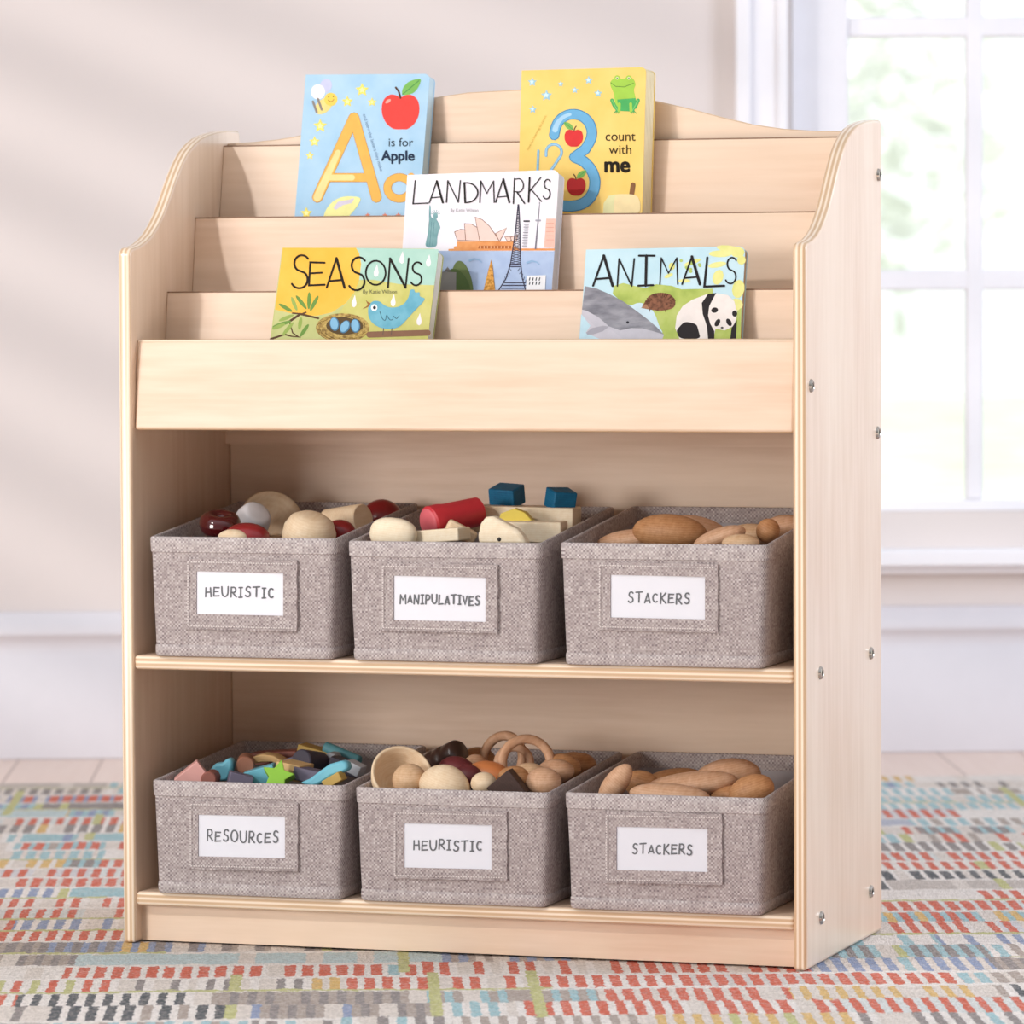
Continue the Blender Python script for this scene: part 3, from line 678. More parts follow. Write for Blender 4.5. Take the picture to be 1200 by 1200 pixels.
# --- Seasons
def art_s(F):
    F.map(Z(310, 280, 5.4545))
    green = blend('print_moss', [(.3, 'C3C06A'), (.7, 'D0CC80')], 50); lg = blend('print_sage', [(.3, 'BBC07C'), (.7, 'C8C98C')], 50)
    F.poly([(118, 57), (585, 57), (605, 90), (618, 160), (605, 260), (575, 340), (520, 410), (430, 470), (330, 492), (180, 478), (68, 452)], blend('print_sun_yellow', [(.3, 'EFB540'), (.7, 'F6C152')], 35), exact=True)
    F.poly([(68, 452), (180, 478), (330, 492), (430, 470), (520, 410), (575, 340), (640, 300), (1060, 300), (1040, 700), (38, 700)], lg, exact=True)
    F.poly([(605, 262), (860, 265), (1085, 295), (1062, 470), (1040, 700), (470, 700), (480, 470), (575, 340)], green, exact=True)
    F.poly([(585, 58), (1112, 66), (1108, 120), (1086, 296), (870, 290), (700, 262), (605, 262), (618, 160), (605, 90)], blend('print_pale_teal', [(.3, 'A5CDBF'), (.7, 'B4D8CB')], 40), exact=True)
    for x, y in ((878, 120), (1048, 140), (714, 205), (822, 395), (572, 400), (988, 515)):
        F.poly([(x + 6, y - 42), (x + 16, y + 10), (x + 12, y + 30), (x, y + 38), (x - 13, y + 30), (x - 16, y + 8)], ink('F1E9EC'))
    # branch & leaves
    DB = ink('5A4230')
    F.stroke([(40, 640), (130, 610), (170, 622), (230, 628)], 14, DB, w2=6); F.stroke([(160, 528), (230, 480), (345, 508)], 16, DB, w2=12); F.stroke([(160, 530), (180, 600), (215, 625)], 8, DB); F.stroke([(180, 475), (240, 480), (265, 470)], 10, DB)
    lf, lf2 = ink('6F9448'), ink('98AE5C')
    for x, y, L, a, m_ in ((135, 440, 50, 30, lf), (190, 415, 48, 68, lf2), (235, 405, 55, 52, lf), (285, 395, 55, 92, lf), (318, 412, 55, -62, lf), (140, 505, 52, -22, lf2), (110, 545, 62, -18, lf), (150, 575, 55, -50, lf2), (228, 540, 40, 100, lf2), (255, 585, 48, -55, lf), (90, 560, 45, -20, lf2)):
        F.ell(x, y, L, 12, m_, a)
    # nest
    NE = blend('print_nest', [(.35, '7C6234'), (.5, 'A98B4C'), (.65, 'C9AE66')], 260, 5)
    F.ell(500, 568, 172, 92, NE); F.ell(512, 555, 118, 58, ink('5D4A30'))
    for q in range(34):
        a = rnd.uniform(0, 2 * PI); r0 = rnd.uniform(.78, 1.02)
        F.stroke([(500 + 168 * r0 * math.cos(a), 568 + 88 * r0 * math.sin(a)), (500 + 160 * r0 * math.cos(a + .35), 568 + 84 * r0 * math.sin(a + .35))], 4, ink(rnd.choice(['8C7038', 'C7AC62', '6C5430'])))
    for x, y, a in ((448, 545, -8), (515, 562, 30), (582, 556, -5)): F.ell(x, y, 30, 44, ink('4F7C9C'), a); F.ell(x - 2, y - 2, 24, 38, ink('86B9DA'), a)
    # bird
    B = blend('print_bird_blue', [(.3, '5FA4BC'), (.7, '78B8CC')], 70)
    F.stroke([(670, 612), (1045, 600)], 38, ink('8A6650'))
    F.poly([(662, 450), (672, 415), (700, 395), (735, 398), (765, 425), (800, 440), (850, 438), (895, 415), (925, 370), (930, 325), (958, 322), (962, 345), (995, 340), (990, 370), (1030, 380), (1010, 410), (960, 460), (915, 510), (870, 560), (810, 580), (740, 570), (690, 540), (665, 500)], B)
    F.poly([(662, 424), (648, 392), (664, 405), (680, 412), (670, 432), (625, 450)], ink('9A6A3C'))
    F.ell(702, 440, 20, 22, ink('F4F4F2')); F.ell(704, 440, 10, 11, ink('2A2A30'))
    F.stroke([(738, 465), (755, 515), (775, 525), (780, 480), (800, 520), (822, 518), (822, 490), (845, 515), (862, 490)], 4, ink('2F4E60'))
    for x in (762, 815): F.stroke([(x, 572), (x - 4, 612)], 5, ink('6A5A50'))
    K = ink('241F1A')
    for ch, x0, x1, y0, y1, w_ in (('S', 165, 285, 105, 312, 13), ('E', 285, 385, 150, 298, 12), ('A', 398, 512, 124, 312, 12), ('S', 532, 648, 118, 325, 13), ('O', 648, 775, 140, 295, 11), ('N', 790, 922, 126, 312, 11), ('S', 930, 1010, 150, 295, 11)):
        F.glyph(ch, x0, x1, y0, y1, w_, K, bold={1: 16, 2: 13} if ch == 'A' else {1: 15} if ch == 'N' else None)
    F.text('By Katie Wilson', 628, 350, 36, ink('7E7C58'), sx=.93)
covs = blend('cover_sage', [(.3, 'B9BE78'), (.7, 'C6C888')], 40)
TS_ = .0165
book('yellow and green board book with a blue bird and nest, in the front slot', .1035 - TS_ - .003, .6998, 19, (332, 290.2), (514, 291.5), .178, TS_, covs, covs, art_s, pagem=plain('page_white', 'ECEBE2', .7), extra=.001)

# --- Animals
def art_n(F):
    F.map(Z(670, 280, 5.4545))
    yb = blend('print_yellow_leaves', [(.3, 'D9DB82'), (.7, 'E9E79C')], 60)
    for cx, cy, rx, ry, rot in ((950, 95, 75, 22, 0), (1010, 65, 85, 22, 8), (1060, 85, 45, 34, 0), (930, 165, 60, 18, -10), (935, 245, 34, 50, 20), (1065, 320, 40, 60, 10), (1085, 135, 28, 30, 0), (640, 175, 20, 24, 0), (620, 235, 30, 12, -25), (770, 150, 60, 14, -20), (1050, 420, 45, 40, 0), (720, 268, 40, 12, 0)):
        F.ell(cx, cy, rx, ry, yb, rot, n=11)
    gg = blend('print_meadow', [(.25, '8FA54A'), (.5, 'AFC062'), (.75, 'C2CD7C')], 45)
    F.poly([(262, 350), (270, 300), (330, 282), (400, 300), (470, 315), (540, 290), (640, 300), (700, 322), (900, 318), (905, 400), (1000, 500), (1050, 470), (1085, 440), (1080, 640), (560, 640), (545, 520), (430, 430), (330, 415)], gg, exact=True)
    for q in range(9): F.ell(700 + 14 * (q % 4) + rnd.uniform(-10, 110), 140 + 18 * (q // 2) + rnd.uniform(-8, 8), 11, 10, ink('AFC46C'), n=8)
    F.poly([(430, 405), (480, 420), (530, 470), (560, 560), (590, 610), (500, 560), (420, 480), (370, 430)], ink('C9E0EC'))
    # whale
    wg = blend('print_whale_grey', [(.3, '75757F'), (.5, '8C8C95'), (.7, '9F9FA8')], 55, 5, st=(1, 1, 3))
    F.poly([(84, 302), (160, 318), (240, 352), (330, 400), (400, 450), (480, 510), (540, 560), (590, 612), (580, 640), (48, 640), (66, 460)], ink('C4C2CC'), exact=True)
    F.poly([(84, 302), (160, 318), (240, 352), (330, 400), (400, 450), (480, 510), (540, 560), (590, 612), (520, 590), (450, 572), (380, 570), (310, 585), (240, 560), (170, 500), (100, 462), (66, 452)], wg, exact=True)
    F.poly([(48, 640), (60, 485), (110, 520), (150, 560), (250, 580), (330, 640)], ink('C9C6D0')); F.poly([(56, 555), (62, 480), (120, 555), (90, 600), (180, 640), (50, 640)], ink('BFDDEA'))
    F.poly([(92, 600), (130, 570), (200, 555), (240, 560), (200, 590), (140, 610), (100, 612)], ink('A9A7B2'))
    F.ell(358, 534, 9, 8, ink('2C2C34'))
    # hedgehog
    hb = blend('print_hedgehog', [(.35, '5E3B2A'), (.6, '8A5A42')], 300, 4)
    F.poly([(443, 442), (470, 400), (500, 358), (560, 342), (625, 350), (662, 385), (664, 425), (640, 450), (560, 462), (500, 452)], hb)
    for q in range(26):
        a = rnd.uniform(PI * 1.02, PI * 1.95); F.stroke([(568 + 70 * math.cos(a), 415 + 45 * math.sin(a)), (568 + 100 * math.cos(a), 415 + 70 * math.sin(a))], 4, ink('5E3B2A'))
    F.poly([(443, 442), (475, 418), (500, 448)], ink('A67A5E')); F.stroke([(500, 452), (496, 466)], 5, ink('5E3B2A')); F.stroke([(600, 458), (602, 468)], 5, ink('5E3B2A'))
    # panda
    wh = ink('ECE4E0'); bk = ink('2C2729')
    F.poly([(662, 570), (672, 490), (710, 430), (770, 390), (860, 355), (930, 348), (1000, 360), (1040, 400), (1058, 470), (1052, 520), (1030, 560), (980, 585), (920, 575), (905, 640), (690, 640)], wh, exact=True)
    F.poly([(668, 588), (690, 560), (715, 535), (740, 530), (800, 545), (812, 590), (826, 640), (690, 640)], bk)
    F.poly([(872, 352), (925, 346), (905, 380), (880, 430), (872, 490), (885, 540), (912, 590), (912, 640), (872, 640), (865, 560), (838, 480), (832, 410)], bk, exact=True)
    F.ell(914, 456, 22, 17, bk, -10); F.ell(1042, 478, 16, 20, bk, 0)
    F.ell(932, 536, 15, 26, bk, 30); F.ell(1006, 534, 15, 26, bk, -30)
    F.ell(962, 568, 9, 6, bk); F.poly([(1056, 520), (1050, 640), (1014, 640), (1022, 570)], bk)
    K = ink('242022')
    for ch, x0, x1, y0, y1, w_ in (('A', 137, 262, 108, 300, 13), ('N', 292, 400, 128, 302, 10), ('I', 425, 530, 108, 300, 17), ('M', 564, 678, 122, 290, 9), ('A', 706, 820, 114, 290, 11), ('L', 848, 975, 120, 306, 10), ('S', 978, 1055, 120, 283, 10)):
        F.glyph(ch, x0, x1, y0, y1, w_, K, thin=None if ch != 'I' else 13, bold={1: 18} if ch == 'A' else {0: 14} if ch == 'L' else None)
sky = blend('cover_pale_sky', [(.3, 'B9DAE6'), (.7, 'C6E2EC')], 30)
TN = .010
book('pale blue board book about animals with a whale and panda, in the front slot', .1035 - TN - .003, .6998, 15.5, (688, 292.4), (873.5, 288.6), .176, TN, sky, sky, art_n, pagem=plain('page_tan', 'C9AD90', .7), extra=.0005, rad=.007)

# ------------------------------------------------------------------ storage bins
def rrect(x0, x1, y0, y1, r, n=5):
    pts = []
    for cx, cy, a0 in ((x1 - r, y0 + r, -90), (x1 - r, y1 - r, 0), (x0 + r, y1 - r, 90), (x0 + r, y0 + r, 180)):
        for i in range(n + 1):
            a = math.radians(a0 + 90 * i / n); pts.append((cx + r * math.cos(a), cy + r * math.sin(a)))
    # add points on the long edges so that the cloth can bow
    out = []
    for i, p_ in enumerate(pts):
        q_ = pts[(i + 1) % len(pts)]; out.append(p_); L = math.hypot(q_[0] - p_[0], q_[1] - p_[1])
        m_ = 10 if i % (n + 1) == n else 1
        for j in range(1, m_): out.append((p_[0] + (q_[0] - p_[0]) * j / m_, p_[1] + (q_[1] - p_[1]) * j / m_))
    return out
def loops(bm, rings, close_bottom=None, mis=None):
    R = [[bm.verts.new(p_) for p_ in r_] for r_ in rings]; n = len(R[0])
    for k_, (a, b) in enumerate(zip(R, R[1:])):
        for i in range(n):
            f = bm.faces.new((a[i], a[(i + 1) % n], b[(i + 1) % n], b[i])); f.material_index = mis[k_] if mis else 0
    return R
def storage_bin(label, x0, x1, y0, y1, z0, hf, rise, frame, card, words, seed, group):
    """x0..x1 at the rim; frame and card: photo boxes on the front wall"""
    o = thing('storage_bin', label, 'bin', ((x0 + x1) / 2, (y0 + y1) / 2, z0), group)
    ox, oy, oz = o.location; dp = y1 - y0
    r_ = random.Random(seed); ph = r_.uniform(0, 9)
    def H(y): return hf + rise * max(0, min(1, (y - y0 - .01) / (dp - .02)))
    def ring(tf, grow, dz=0, zabs=None):
        tp = (1 - tf) * .0045
        pts = rrect(x0 + tp - grow, x1 - tp + grow, y0 + tp * .3 - grow, y1 - grow * -1, .009 + grow * .5)
        out = []
        for x, y in pts:
            h = H(y); z = (zabs if zabs is not None else tf * h + dz)
            bow = .0022 * math.sin(PI * min(1, max(0, z / h))) * noise.noise(Vector((x * 14 + ph, y * 14, z * 9)))
            cx, cy = (x0 + x1) / 2, (y0 + y1) / 2; d = Vector((x - cx, y - cy)).normalized()
            sag = -.0012 * math.sin(PI * (x - x0) / (x1 - x0)) * (1 if tf > .6 else 0)
            out.append(Vector((x + d.x * bow - ox, y + d.y * bow - oy, max(z, .0) + sag * 0 - 0)))
        return out
    w_ = .0032
    bm = BM()
    rg = [ring(0, -.0045, zabs=.0004), ring(0, -.0006, zabs=.0028), ring(.12, 0), ring(.35, 0), ring(.6, 0), ring(.85, 0), ring(.985, 0), ring(.985, -w_), ring(.6, -w_), ring(.3, -w_), ring(.03, -w_)]
    R = loops(bm, rg, mis=[0] * 6 + [1] * 4)
    bm.faces.new(R[0][::-1]); f = bm.faces.new(R[-1]); f.material_index = 1
    fixn(bm); obj('body', bm, [FAB, LINING], o, auto=50)
    # hem over the rim, inside and out
    def rel(dz, grow):
        tp = 0
        pts = rrect(x0 - grow, x1 + grow, y0 - grow, y1 + grow, max(.004, .009 + grow * .5))
        res = []
        for x, y in pts:
            h = H(y); z = h + dz; tpz = (-dz / h) * .0045
            cx, cy = (x0 + x1) / 2, (y0 + y1) / 2; d = Vector((x - cx, y - cy)).normalized()
            bow = .0022 * math.sin(PI * min(1, max(0, z / h))) * noise.noise(Vector((x * 14 + ph, y * 14, z * 9)))
            res.append(Vector((x - math.copysign(tpz, x - cx) + d.x * bow - ox, y + d.y * bow + (tpz * .3 if y < cy else 0) - oy, z)))
        return res
    bm = BM(); R = loops(bm, [rel(-.0165, .0001), rel(-.016, .0011), rel(-.008, .0013), rel(-.001, .0010), rel(.0004, -.0008), rel(.0002, -.0024), rel(-.001, -.0042), rel(-.017, -.0044), rel(-.0172, -.0032)], mis=[0] * 8)
    fixn(bm); obj('rim_band', bm, FABB, o, auto=60)
    bm = BM(); loops(bm, [ring(0, -.0005, zabs=.0006), ring(0, .0009, zabs=.003), ring(0, .0012, zabs=.008), ring(0, .0009, zabs=.0122), ring(0, -.0003, zabs=.0128)])
    fixn(bm); obj('base_hem', bm, FABB, o, auto=60)
    # label pocket on the front
    def P3(x, y, d): v_ = at_y(x, y, y0); return Vector((v_.x - ox, v_.y - d - oy, v_.z - oz))
    fx0, fy0, fx1, fy1 = frame; cx0, cy0, cx1, cy1 = card
    def slope(x): return 0
    bm = BM()
    def fp(x, y, d): return P3(x, y + (x - fx0) * .022, d)
    outer = [(fx0, fy0), (fx1, fy0), (fx1, fy1), (fx0, fy1)]; inner = [(cx0, cy0), (cx1, cy0), (cx1, cy1), (cx0, cy1)]
    n_ = 14
    def dens(q): return [(q[i][0] + (q[(i + 1) % 4][0] - q[i][0]) * j / n_, q[i][1] + (q[(i + 1) % 4][1] - q[i][1]) * j / n_) for i in range(4) for j in range(n_)]
    dens_o, dens_i = dens(outer), dens(inner)
    lift = lambda x: .0022 + .0022 * max(0, (x - fx0) / (fx1 - fx0) - .55)
    wob = lambda p_: (p_[0] + .5 * math.sin(p_[1] * .21 + seed), p_[1] + .5 * math.sin(p_[0] * .17 + seed))
    dens_o = [wob(p_) for p_ in dens_o]
    loops(bm, [[fp(x, y, -.0015) for x, y in dens_o], [fp(x, y, lift(x)) for x, y in dens_o], [fp(x, y, lift(x) + .0001) for x, y in dens_i], [fp(x, y, .0006) for x, y in dens_i]])
    fixn(bm); obj('label_frame', bm, FAB, o)
    bm = BM(); prism(bm, [fp(x, y, .0010) for x, y in ((cx0 - 2, cy0 - 2), (cx1 + 2, cy0 - 2), (cx1 + 2, cy1 + 2), (cx0 - 2, cy1 + 2))], Vector((0, .0004, 0))); fixn(bm)
    F = Flat(Vector((0, y0 - .0011, 0)), Vector((0, -1, 0)), None, .0001, .00003); F.map(lambda a, b: (a, b))
    (wd, lx0, lx1, ly0, ly1) = words
    nl = len(wd); wl = {'I': .55, 'M': 1.15, 'N': 1.0, 'U': 1.0, 'O': 1.05, 'T': 1.0}
    tot = sum(wl.get(c_, .85) for c_ in wd); unit = (lx1 - lx0) / (tot + .42 * (nl - 1)); x = lx0
    for i, c_ in enumerate(wd):
        w1 = unit * wl.get(c_, .85); jy = r_.uniform(-.9, .9); sm = r_.uniform(.78, .95) if c_ in 'ECAHV' else 1
        ty = (x - lx0) * .022
        F.glyph(c_, x, x + w1, ly0 + jy + (1 - sm) * (ly1 - ly0) + ty - .3, ly1 + jy + ty - .3 , 1.75, INK, thin=None); x += w1 + unit * .42
    for v_ in F.bm.verts: v_.co -= o.location
    tmp = bpy.data.meshes.new('t'); F.bm.to_mesh(tmp); F.bm.free(); k0 = len(bm.faces); bm.from_mesh(tmp); bm.faces.ensure_lookup_table()
    for f in bm.faces[k0:]: f.material_index = 1
    bpy.data.meshes.remove(tmp)
    obj('label_card', bm, [CARD, INK], o)
    # stitches
    bm = BM()
    def dashes(xa, xb, za, zb, depth, step=2.9):
        L = math.hypot(xb - xa, zb - za); m_ = int(L / step)
        for j in range(m_):
            a, b = (j + .15) / m_, (j + .75) / m_
            p0, p1 = fp(xa + (xb - xa) * a, za + (zb - za) * a, depth), fp(xa + (xb - xa) * b, za + (zb - za) * b, depth)
            d_ = (p1 - p0).normalized() * .5; nrm = Vector((-d_.z, 0, d_.x)) * .0011
            vs = [bm.verts.new(q) for q in (p0 - nrm, p1 - nrm, p1 + nrm, p0 + nrm)]; bm.faces.new(vs)
    m2 = 4.0
    dashes(fx0 + m2, fx1 - m2, fy0 + m2, fy0 + m2, .0048); dashes(fx0 + m2, fx0 + m2, fy0 + m2, fy1 - m2, .0048); dashes(fx0 + m2, fx1 - m2, fy1 - m2, fy1 - m2, .0048)
    obj('stitching', bm, STITCH, o)
    return o
YB = -.006
topz, botz = ZS1 + TS, ZS0 + TS
G1, G2 = 'grey fabric bins on the upper shelf', 'grey fabric bins on the bottom shelf'
hT = .128; hB = .1215
storage_bin('grey woven bin reading HEURISTIC on the upper shelf', .0363, .2475, YB, .262, topz, hT, .026, (218, 654, 349, 737), (231, 669, 333, 719), ('HEURISTIC', 241, 321, 687.5, 699), 1, G1)
storage_bin('grey woven bin reading MANIPULATIVES on the upper shelf', .2625, .4755, YB, .262, topz, hT - .002, .026, (446, 659, 584, 739), (462, 674, 570, 726), ('MANIPULATIVES', 469, 562, 696.5, 707), 2, G1)
storage_bin('grey woven bin reading STACKERS on the upper shelf', .4975, .7190, YB, .262, topz, hT - .001, .026, (700, 658, 842, 738), (716, 673, 827, 723), ('STACKERS', 736, 808, 694, 706), 3, G1)
storage_bin('grey woven bin reading RESOURCES on the bottom shelf', .0372, .2560, YB, .262, botz, hB, .018, (221, 938, 350, 1018), (233, 954, 335, 1003), ('RESOURCES', 243, 326, 973, 986), 4, G2)
storage_bin('grey woven bin reading HEURISTIC on the bottom shelf', .2690, .4835, YB, .262, botz, hB - .001, .018, (460, 948, 595, 1029), (474, 964, 577, 1016), ('HEURISTIC', 485, 565, 984, 995.5), 5, G2)
storage_bin('grey woven bin reading STACKERS on the bottom shelf', .5015, .7170, YB, .262, botz, hB, .018, (708, 951, 847, 1034), (723, 968, 830, 1019), ('STACKERS', 741, 811, 988.5, 1000), 6, G2)

# ------------------------------------------------------------------ toys in the bins
BINS = {'loose wooden pieces in the upper HEURISTIC bin': (.0363, .2475), 'play pieces in the MANIPULATIVES bin': (.2625, .4755), 'wooden pebbles in the upper STACKERS bin': (.4975, .7190),
        'coloured play pieces in the RESOURCES bin': (.0372, .2560), 'loose wooden pieces in the lower HEURISTIC bin': (.2690, .4835), 'wooden pebbles in the lower STACKERS bin': (.5015, .7170)}
SC = 1 / 1035.          # photo size to metres near the bins
def toy(name, label, cat, grp, x, y, Y, bm, m, rot=(0, 0, 0), bevel=0, smooth=True, auto=None, pts=None):
    B = BINS[grp]; w0 = .0052
    R_ = (Matrix.Rotation(math.radians(rot[2]), 3, 'Z') @ Matrix.Rotation(math.radians(rot[1]), 3, 'Y') @ Matrix.Rotation(math.radians(rot[0]), 3, 'X'))
    q_ = [R_ @ v_.co for v_ in bm.verts]; ymin = min(c.y for c in q_); ymax = max(c.y for c in q_); xmin = min(c.x for c in q_); xmax = max(c.x for c in q_)
    Y = min(max(Y, YB + w0 - ymin), .257 - ymax)
    p = at_y(x, y, Y); p.x = min(max(p.x, B[0] + w0 - xmin), B[1] - w0 - xmax)
    o = obj(name, bm, m, None, smooth=smooth and not auto, bevel=bevel, auto=auto)
    o.matrix_world = Matrix.Translation(p) @ (Matrix.Rotation(math.radians(rot[2]), 4, 'Z') @ Matrix.Rotation(math.radians(rot[1]), 4, 'Y') @ Matrix.Rotation(math.radians(rot[0]), 4, 'X'))
    return tag(o, label, cat, grp)
def ellb(rx, ry, rz, pw_=1.0, egg=0, n=32):
    bm = BM(); bmesh.ops.create_uvsphere(bm, u_segments=n, v_segments=n // 2 + 4, radius=1)
    for v_ in bm.verts:
        c_ = v_.co
        if pw_ != 1: c_ = Vector([math.copysign(abs(q) ** pw_, q) for q in c_])
        k_ = 1 + egg * c_.z
        v_.co = Vector((c_.x * rx * k_, c_.y * ry * k_, c_.z * rz))
    return bm
def lathe(prof_, n=36):
    bm = BM(); R = []
    for r0, z in prof_:
        R.append([bm.verts.new((r0 * math.cos(2 * PI * i / n), r0 * math.sin(2 * PI * i / n), z)) for i in range(n)] if r0 > 1e-6 else [bm.verts.new((0, 0, z))])
    for a, b in zip(R, R[1:]):
        for i in range(n):
            j = (i + 1) % n
            if len(a) == 1 and len(b) == 1: continue
            if len(a) == 1: bm.faces.new((a[0], b[j], b[i]))
            elif len(b) == 1: bm.faces.new((a[i], a[j], b[0]))
            else: bm.faces.new((a[i], a[j], b[j], b[i]))
    return fixn(bm)
def ringb(R_, r0, sq=1.0, n=40, m_=14):
    return lathe([(R_ + r0 * math.cos(2 * PI * i / m_), r0 * sq * math.sin(2 * PI * i / m_)) for i in range(m_ + 1)], n)
def cyl(r0, h, bv=.0012): return lathe([(0, -h / 2), (r0 - bv, -h / 2), (r0, -h / 2 + bv), (r0, h / 2 - bv), (r0 - bv, h / 2), (0, h / 2)])
def cub(a, b, c): bm = BM(); box(bm, -a / 2, a / 2, -b / 2, b / 2, -c / 2, c / 2); return bm
def outline(pts, th, sc=SC):
    bm = BM(); prism(bm, [Vector((x * sc, -th / 2, -y * sc)) for x, y in pts], Vector((0, th, 0))); return fixn(bm)
g = 'loose wooden pieces in the upper HEURISTIC bin'
toy('napkin_ring', 'glossy dark maroon wooden ring lying beside the white barrel', 'toy', g, 258, 614, .075, ringb(.0135, .0095, 1.25), MAROON, (12, 8, 0))
toy('wooden_barrel', 'small white lacquered barrel with a flat end behind the maroon ring', 'toy', g, 294, 613, .135, lathe([(0, -.026), (.010, -.0245), (.0165, -.016), (.0195, -.003), (.0195, .006), (.0165, .016), (.0145, .0185), (.0115, .0195), (0, .0198)]), WHITEP, (40, 28, 30))
toy('wooden_dish', 'big pale wooden dish standing on edge behind the white barrel', 'toy', g, 318, 613, .190, lathe([(0, -.007), (.018, -.009), (.032, -.004), (.037, .003), (.035, .006), (.030, .004), (.018, -.001), (0, -.002)]), W_PALE, (62, 38, 20))
toy('wooden_egg', 'pale wooden egg with a flat spot near the bin front', 'toy', g, 362, 628, .060, lathe([(0, -.030), (.014, -.028), (.024, -.019), (.0290, -.004), (.0285, .008), (.0235, .018), (.0150, .0235), (.009, .0245), (0, .0245)]), W_PALE, (14, 18, 0))
toy('wooden_cylinder', 'pale wooden cylinder lying behind the wooden egg', 'toy', g, 405, 611, .140, cyl(.0165, .052), W_PALE, (0, 82, -22), auto=40)
toy('wooden_bead', 'dark red wooden bead at the right rim', 'toy', g, 453, 608, .225, ellb(.0235, .02, .0215), DKRED, (0, 20, 0))
toy('wooden_bead', 'small dark red dome at the bin front below the white barrel', 'toy', g, 289, 630, .035, ellb(.026, .02, .016), DKRED)
toy('wooden_disc', 'thin pale wooden disc tip showing at the bin front', 'toy', g, 273, 630, .018, ellb(.017, .010, .009), W_PALE)
toy('wooden_bead', 'dark red bead tucked under the wooden cylinder', 'toy', g, 398, 624, .098, ellb(.018, .014, .014), DKRED)
g = 'play pieces in the MANIPULATIVES bin'
toy('wooden_whale', 'smooth cream wooden animal at the left front of the bin', 'toy', g, 461, 626, .03, ellb(.026, .012, .0175, .82), W_CREAM, (0, 6, 0))
bm = lathe([(0, -.034), (.0165, -.034), (.0185, -.032), (.0185, -.020), (.017, -.012), (.0155, .030), (0, .034)])
pg = toy('wooden_peg', 'red painted peg with a worn pink round end lying in the bin', 'toy', g, 533, 606, .11, bm, REDP, (0, 80, 52), auto=40)
e_ = obj('peg_end', lathe([(0, -.0358), (.0148, -.0356), (.0160, -.0348), (.0165, -.0335), (0, -.0335)]), REDL, None, auto=40); e_.parent = pg
toy('wooden_block', 'long cream wooden block across the back of the bin', 'toy', g, 610, 608, .17, cub(.125, .045, .028), W_CREAM, (0, 1, 6), bevel=.0015)
toy('wooden_block', 'flat cream wooden slab in front of the long block', 'toy', g, 622, 623, .10, cub(.074, .045, .022), W_CREAM, (0, 0, 8), bevel=.0015)
toy('wooden_block', 'flat cream wooden slab beside the wooden animal at left', 'toy', g, 510, 628, .05, cub(.070, .03, .014), W_CREAM, (0, -5, -8), bevel=.0015)
toy('wooden_block', 'short pale stick under the red peg', 'toy', g, 540, 624, .075, cub(.034, .02, .016), W_PALE, (0, 28, 20), bevel=.003)
bm = outline([(-17, 11), (-19, 0), (-18, -8), (-10, -12), (10, -11), (18, -2), (18, 11)], .030)
toy('wooden_cube', 'left blue stained cube perched on the cream block', 'toy', g, 594, 581, .185, cub(.031, .027, .021), BLUEP, (14, 3, -10), bevel=.0014)
toy('wooden_cube', 'right blue stained cube perched on the cream block', 'toy', g, 657, 585, .170, cub(.027, .024, .021), BLUEP, (14, 2, 44), bevel=.0014)
toy('wooden_prism', 'yellow painted prism between the blue cubes', 'toy', g, 606, 604, .125, outline([(-20, 8), (-17, -2), (-2, -8), (10, -4), (22, 8)], .02), YELP, (0, 2, 10), bevel=.001)
hh = toy('wooden_hedgehog', 'pale wooden animal with a pointed snout near the front', 'toy', g, 588, 623, .028, outline([(-24, 14), (-25, 4), (-22, -9), (-16, -16), (-8, -17), (6, -10), (20, -3), (27, 5), (32, 14)], .018), W_CREAM, (0, 0, 0), bevel=.004)
eo = obj('eye', ellb(.0022, .0012, .0022, n=12), DARKHOLE, None, smooth=True); eo.parent = hh; eo.location = hh.matrix_world.inverted() @ at_y(585, 632, hh.location.y - .0090)
g = 'wooden pebbles in the upper STACKERS bin'
peb = [(785, 624, .09, .0405, .024, .0195, 3, W_BROWN, 'large reddish brown wooden pebble at the left of the pile'),
       (819, 623, .15, .036, .022, .0160, 14, W_ROSE, 'long pale wooden pebble behind the reddish one'),
       (843, 631, .055, .0295, .018, .011, -19, W_ROSE, 'thin tilted wooden pebble leaning right of the reddish one'),
       (900, 622, .085, .0125, .012, .0130, 25, W_BROWN, 'small upright wooden pebble at the right'),
       (880, 628, .13, .028, .020, .013, 0, W_MID, 'flat wooden pebble behind the small upright one'),
       (917, 620, .17, .025, .018, .015, -12, W_ROSE, 'pale wooden pebble by the right wall of the bin'),
       (735, 634, .10, .034, .020, .012, -8, W_ROSE, 'low wooden pebble tip at the left rim'),
       (868, 637, .03, .020, .014, .010, 0, W_MID, 'low pale pebble at the bin front'),
       (748, 634, .19, .034, .02, .014, -6, W_MID, 'flat wooden pebble at the back left of the pile')]
for x, y, Y, a, b, c_, rot, m, lb in peb:
    toy('wooden_pebble', lb, 'toy', g, x, y, Y, ellb(a, b, c_), m, (0, rot, 0))
g = 'coloured play pieces in the RESOURCES bin'
toy('wooden_block', 'dusty pink block standing on its corner at the left', 'toy', g, 222, 915, .040, cub(.032, .026, .032), PINKP, (0, -38, 22), bevel=.001)
toy('wooden_cylinder', 'small reddish brown cylinder end beside the pink block', 'toy', g, 247, 912, .045, cyl(.0085, .03), RBROWN, (90, 0, 12), auto=40)
toy('wooden_fish', 'light blue fish shaped piece left of the brown cylinder', 'toy', g, 262, 902, .085, outline([(-13, 12), (-14, 0), (-8, -8), (0, -8), (6, -14), (12, -12), (12, -4), (10, 4), (6, 12)], .02), AQUA, (0, 0, 10), bevel=.003)
toy('wooden_cylinder', 'brown cylinder with its round end facing the front', 'toy', g, 288, 895, .11, cyl(.010, .045), BROWNP, (90, 0, 20), auto=40)
